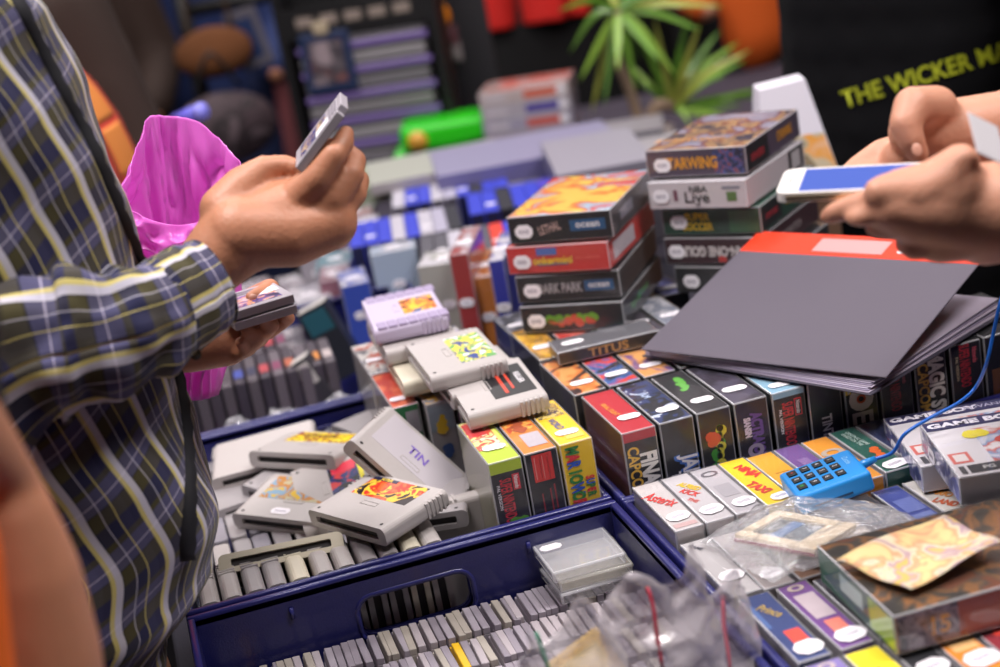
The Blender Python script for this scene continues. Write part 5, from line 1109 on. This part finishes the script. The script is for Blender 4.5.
x = bg_at(66, 4.75); bperson('person in a dark brown coat standing far back left of the stand', figure(x, 4.75), clothes(x, 4.75, mat('2e1c14', .85, vary=.4, bscale=8), mat('18141a', .9)))
x = bg_at(-50, 2.75); bperson('person in a dark coat behind the plaid shirt wearing the orange backpack', figure(x, 2.75), clothes(x, 2.75, mat('2e1c14', .85, vary=.4, bscale=8), mat('18141a', .9)))
x = bg_at(200, 5.1); bperson('person in dark blue jeans and magenta top left of the black stand', figure(x, 5.1), clothes(x, 5.1, mat('1c2c5c', .85), mat('1c2850', .85)))
x = bg_at(222, 5.55); bperson('person in a pink and orange patterned dress behind the black stand', figure(x, 5.55), clothes(x, 5.55, mat('9a4a8a', .85, vary=.6, bscale=20), mat('b86a70', .85, vary=.5, bscale=20)))
x = bg_at(745, 4.52); bperson('person in an orange top standing behind the yucca', figure(x, 4.52), clothes(x, 4.52, mat('d85c14', .85), mat('0c0b0e', .9)))
tb_ = thing('tan_bag', 'rounded tan leather bag hanging behind the black stand', 'bag', Matrix.Translation(pt(214, 52, 4.3)))
bm = bmesh.new(); bmesh.ops.create_uvsphere(bm, u_segments=24, v_segments=16, radius=.085, matrix=Matrix.Diagonal((1.25, .5, .8, 1))); link('body', bm_mesh(bm, True), tb_, mat('6a4228', .9, vary=.6, bscale=18, spec=.2)); link('strap', tube_me(spline([(-.06, 0, .05), (-.02, 0, .28), (.04, 0, .3), (.06, 0, .05)], 6), .006, 8), tb_, mat('3a2818', .7))
db = thing('dark_bag', 'dark patterned bag below the tan bag', 'bag', Matrix.Translation(pt(226, 128, 4.2)))
bm = bmesh.new(); bmesh.ops.create_uvsphere(bm, u_segments=24, v_segments=16, radius=.12, matrix=Matrix.Diagonal((1.15, .5, .8, 1))); link('body', bm_mesh(bm, True), db, art(('2a2024', '4a3a40', '1c1418', '6a5a60'), 9, 7, .7, 0)); link('strap', tube_me(spline([(-.06, 0, .1), (0, 0, .2), (.06, 0, .1)], 6), .006, 8), db, BLK)
# orange patterned bag behind the shirt
og = thing('backpack', 'rounded red and orange patterned backpack behind the plaid shirt', 'backpack', Matrix.Translation(pt(62, 165, 2.55)) @ Matrix.Rotation(R_(-12), 4, 'Y'))
bm = bmesh.new(); bmesh.ops.create_uvsphere(bm, u_segments=40, v_segments=28, radius=.17, matrix=Matrix.Diagonal((.68, .6, 1.25, 1)))
link('body', bm_mesh(bm, True), og, mat('d8503c', .7, vary=.1))
S_ = .17
def bp_pt(az, elv, o=1.0): return Vector((S_*.68*math.cos(elv)*math.cos(az), -S_*.6*math.cos(elv)*math.sin(az), S_*1.25*math.sin(elv)))*o
def patch(nm, a0, a1, e0, e1, m):
    link(nm, grid_me(lambda u, v: bp_pt(a0+(a1-a0)*u, e0+(e1-e0)*v, 1.006), 10, 10, thick=.001), og, m)
for k in range(6): patch('orange_patch', R_(18), R_(46), R_(-60+k*24), R_(-39+k*24), mat('d8843c', .7))
patch('beige_patch', R_(26), R_(40), R_(37), R_(50), mat('b8a888', .7))
patch('dark_piping', R_(8), R_(10), R_(-80), R_(84), mat('3a2018', .7)); patch('dark_piping', R_(48), R_(50), R_(-80), R_(84), mat('3a2018', .7))
hd = thing('rolled_tube', 'violet blue rolled tube sticking up behind the pink bag', 'tube', None); q0, q1 = pt(176, 122, 2.6), pt(200, 112, 2.55)
link('tube', tube_me([q0, q1], .014, 14), hd, mat('6a68d8', .4)); link('cap', tube_me([q1, q1+(q1-q0)*.12], .0145, 14), hd, mat('8a88e8', .4))
# foreground bags
upright_bag('clear zip bag with a red line at the bottom middle foreground', (668, 690), 1.02, 130, 130, 3, [(-.05, 'c83a50')])
upright_bag('clear zip bag with a green line standing in the lower foreground', (590, 700), 1.00, 95, 110, 7, [(-.3, '4a8a70')], -.01)
upright_bag('clear zip bag with pink lines leaning at the crate corner', (715, 700), 1.04, 120, 100, 12, [(.1, 'c87080')], .012)
yb = thing('yellow_cartridge', 'yellow cartridge lying inside a clear bag at the bottom edge', 'game cartridge', MW(pt(585, 668, 1.03), 20, 55, 0)); link('shell', box_me(.05, .04, .008, .002), yb, SY); link('label_plate', boxes_me([(-.018, .018, -.012, .012, .008, .0085)]), yb, mat('f0d060', .4))
sc = bpy.context.scene
sc.view_settings.view_transform = 'Standard'; sc.view_settings.look = 'None'; sc.view_settings.gamma = 1; sc.view_settings.exposure = EXPO; sc.view_settings.use_curve_mapping = False
# remove placeholders that ended up with no geometry
for o in list(sc.objects):
    if o.type == 'EMPTY' and not o.children: bpy.data.objects.remove(o)
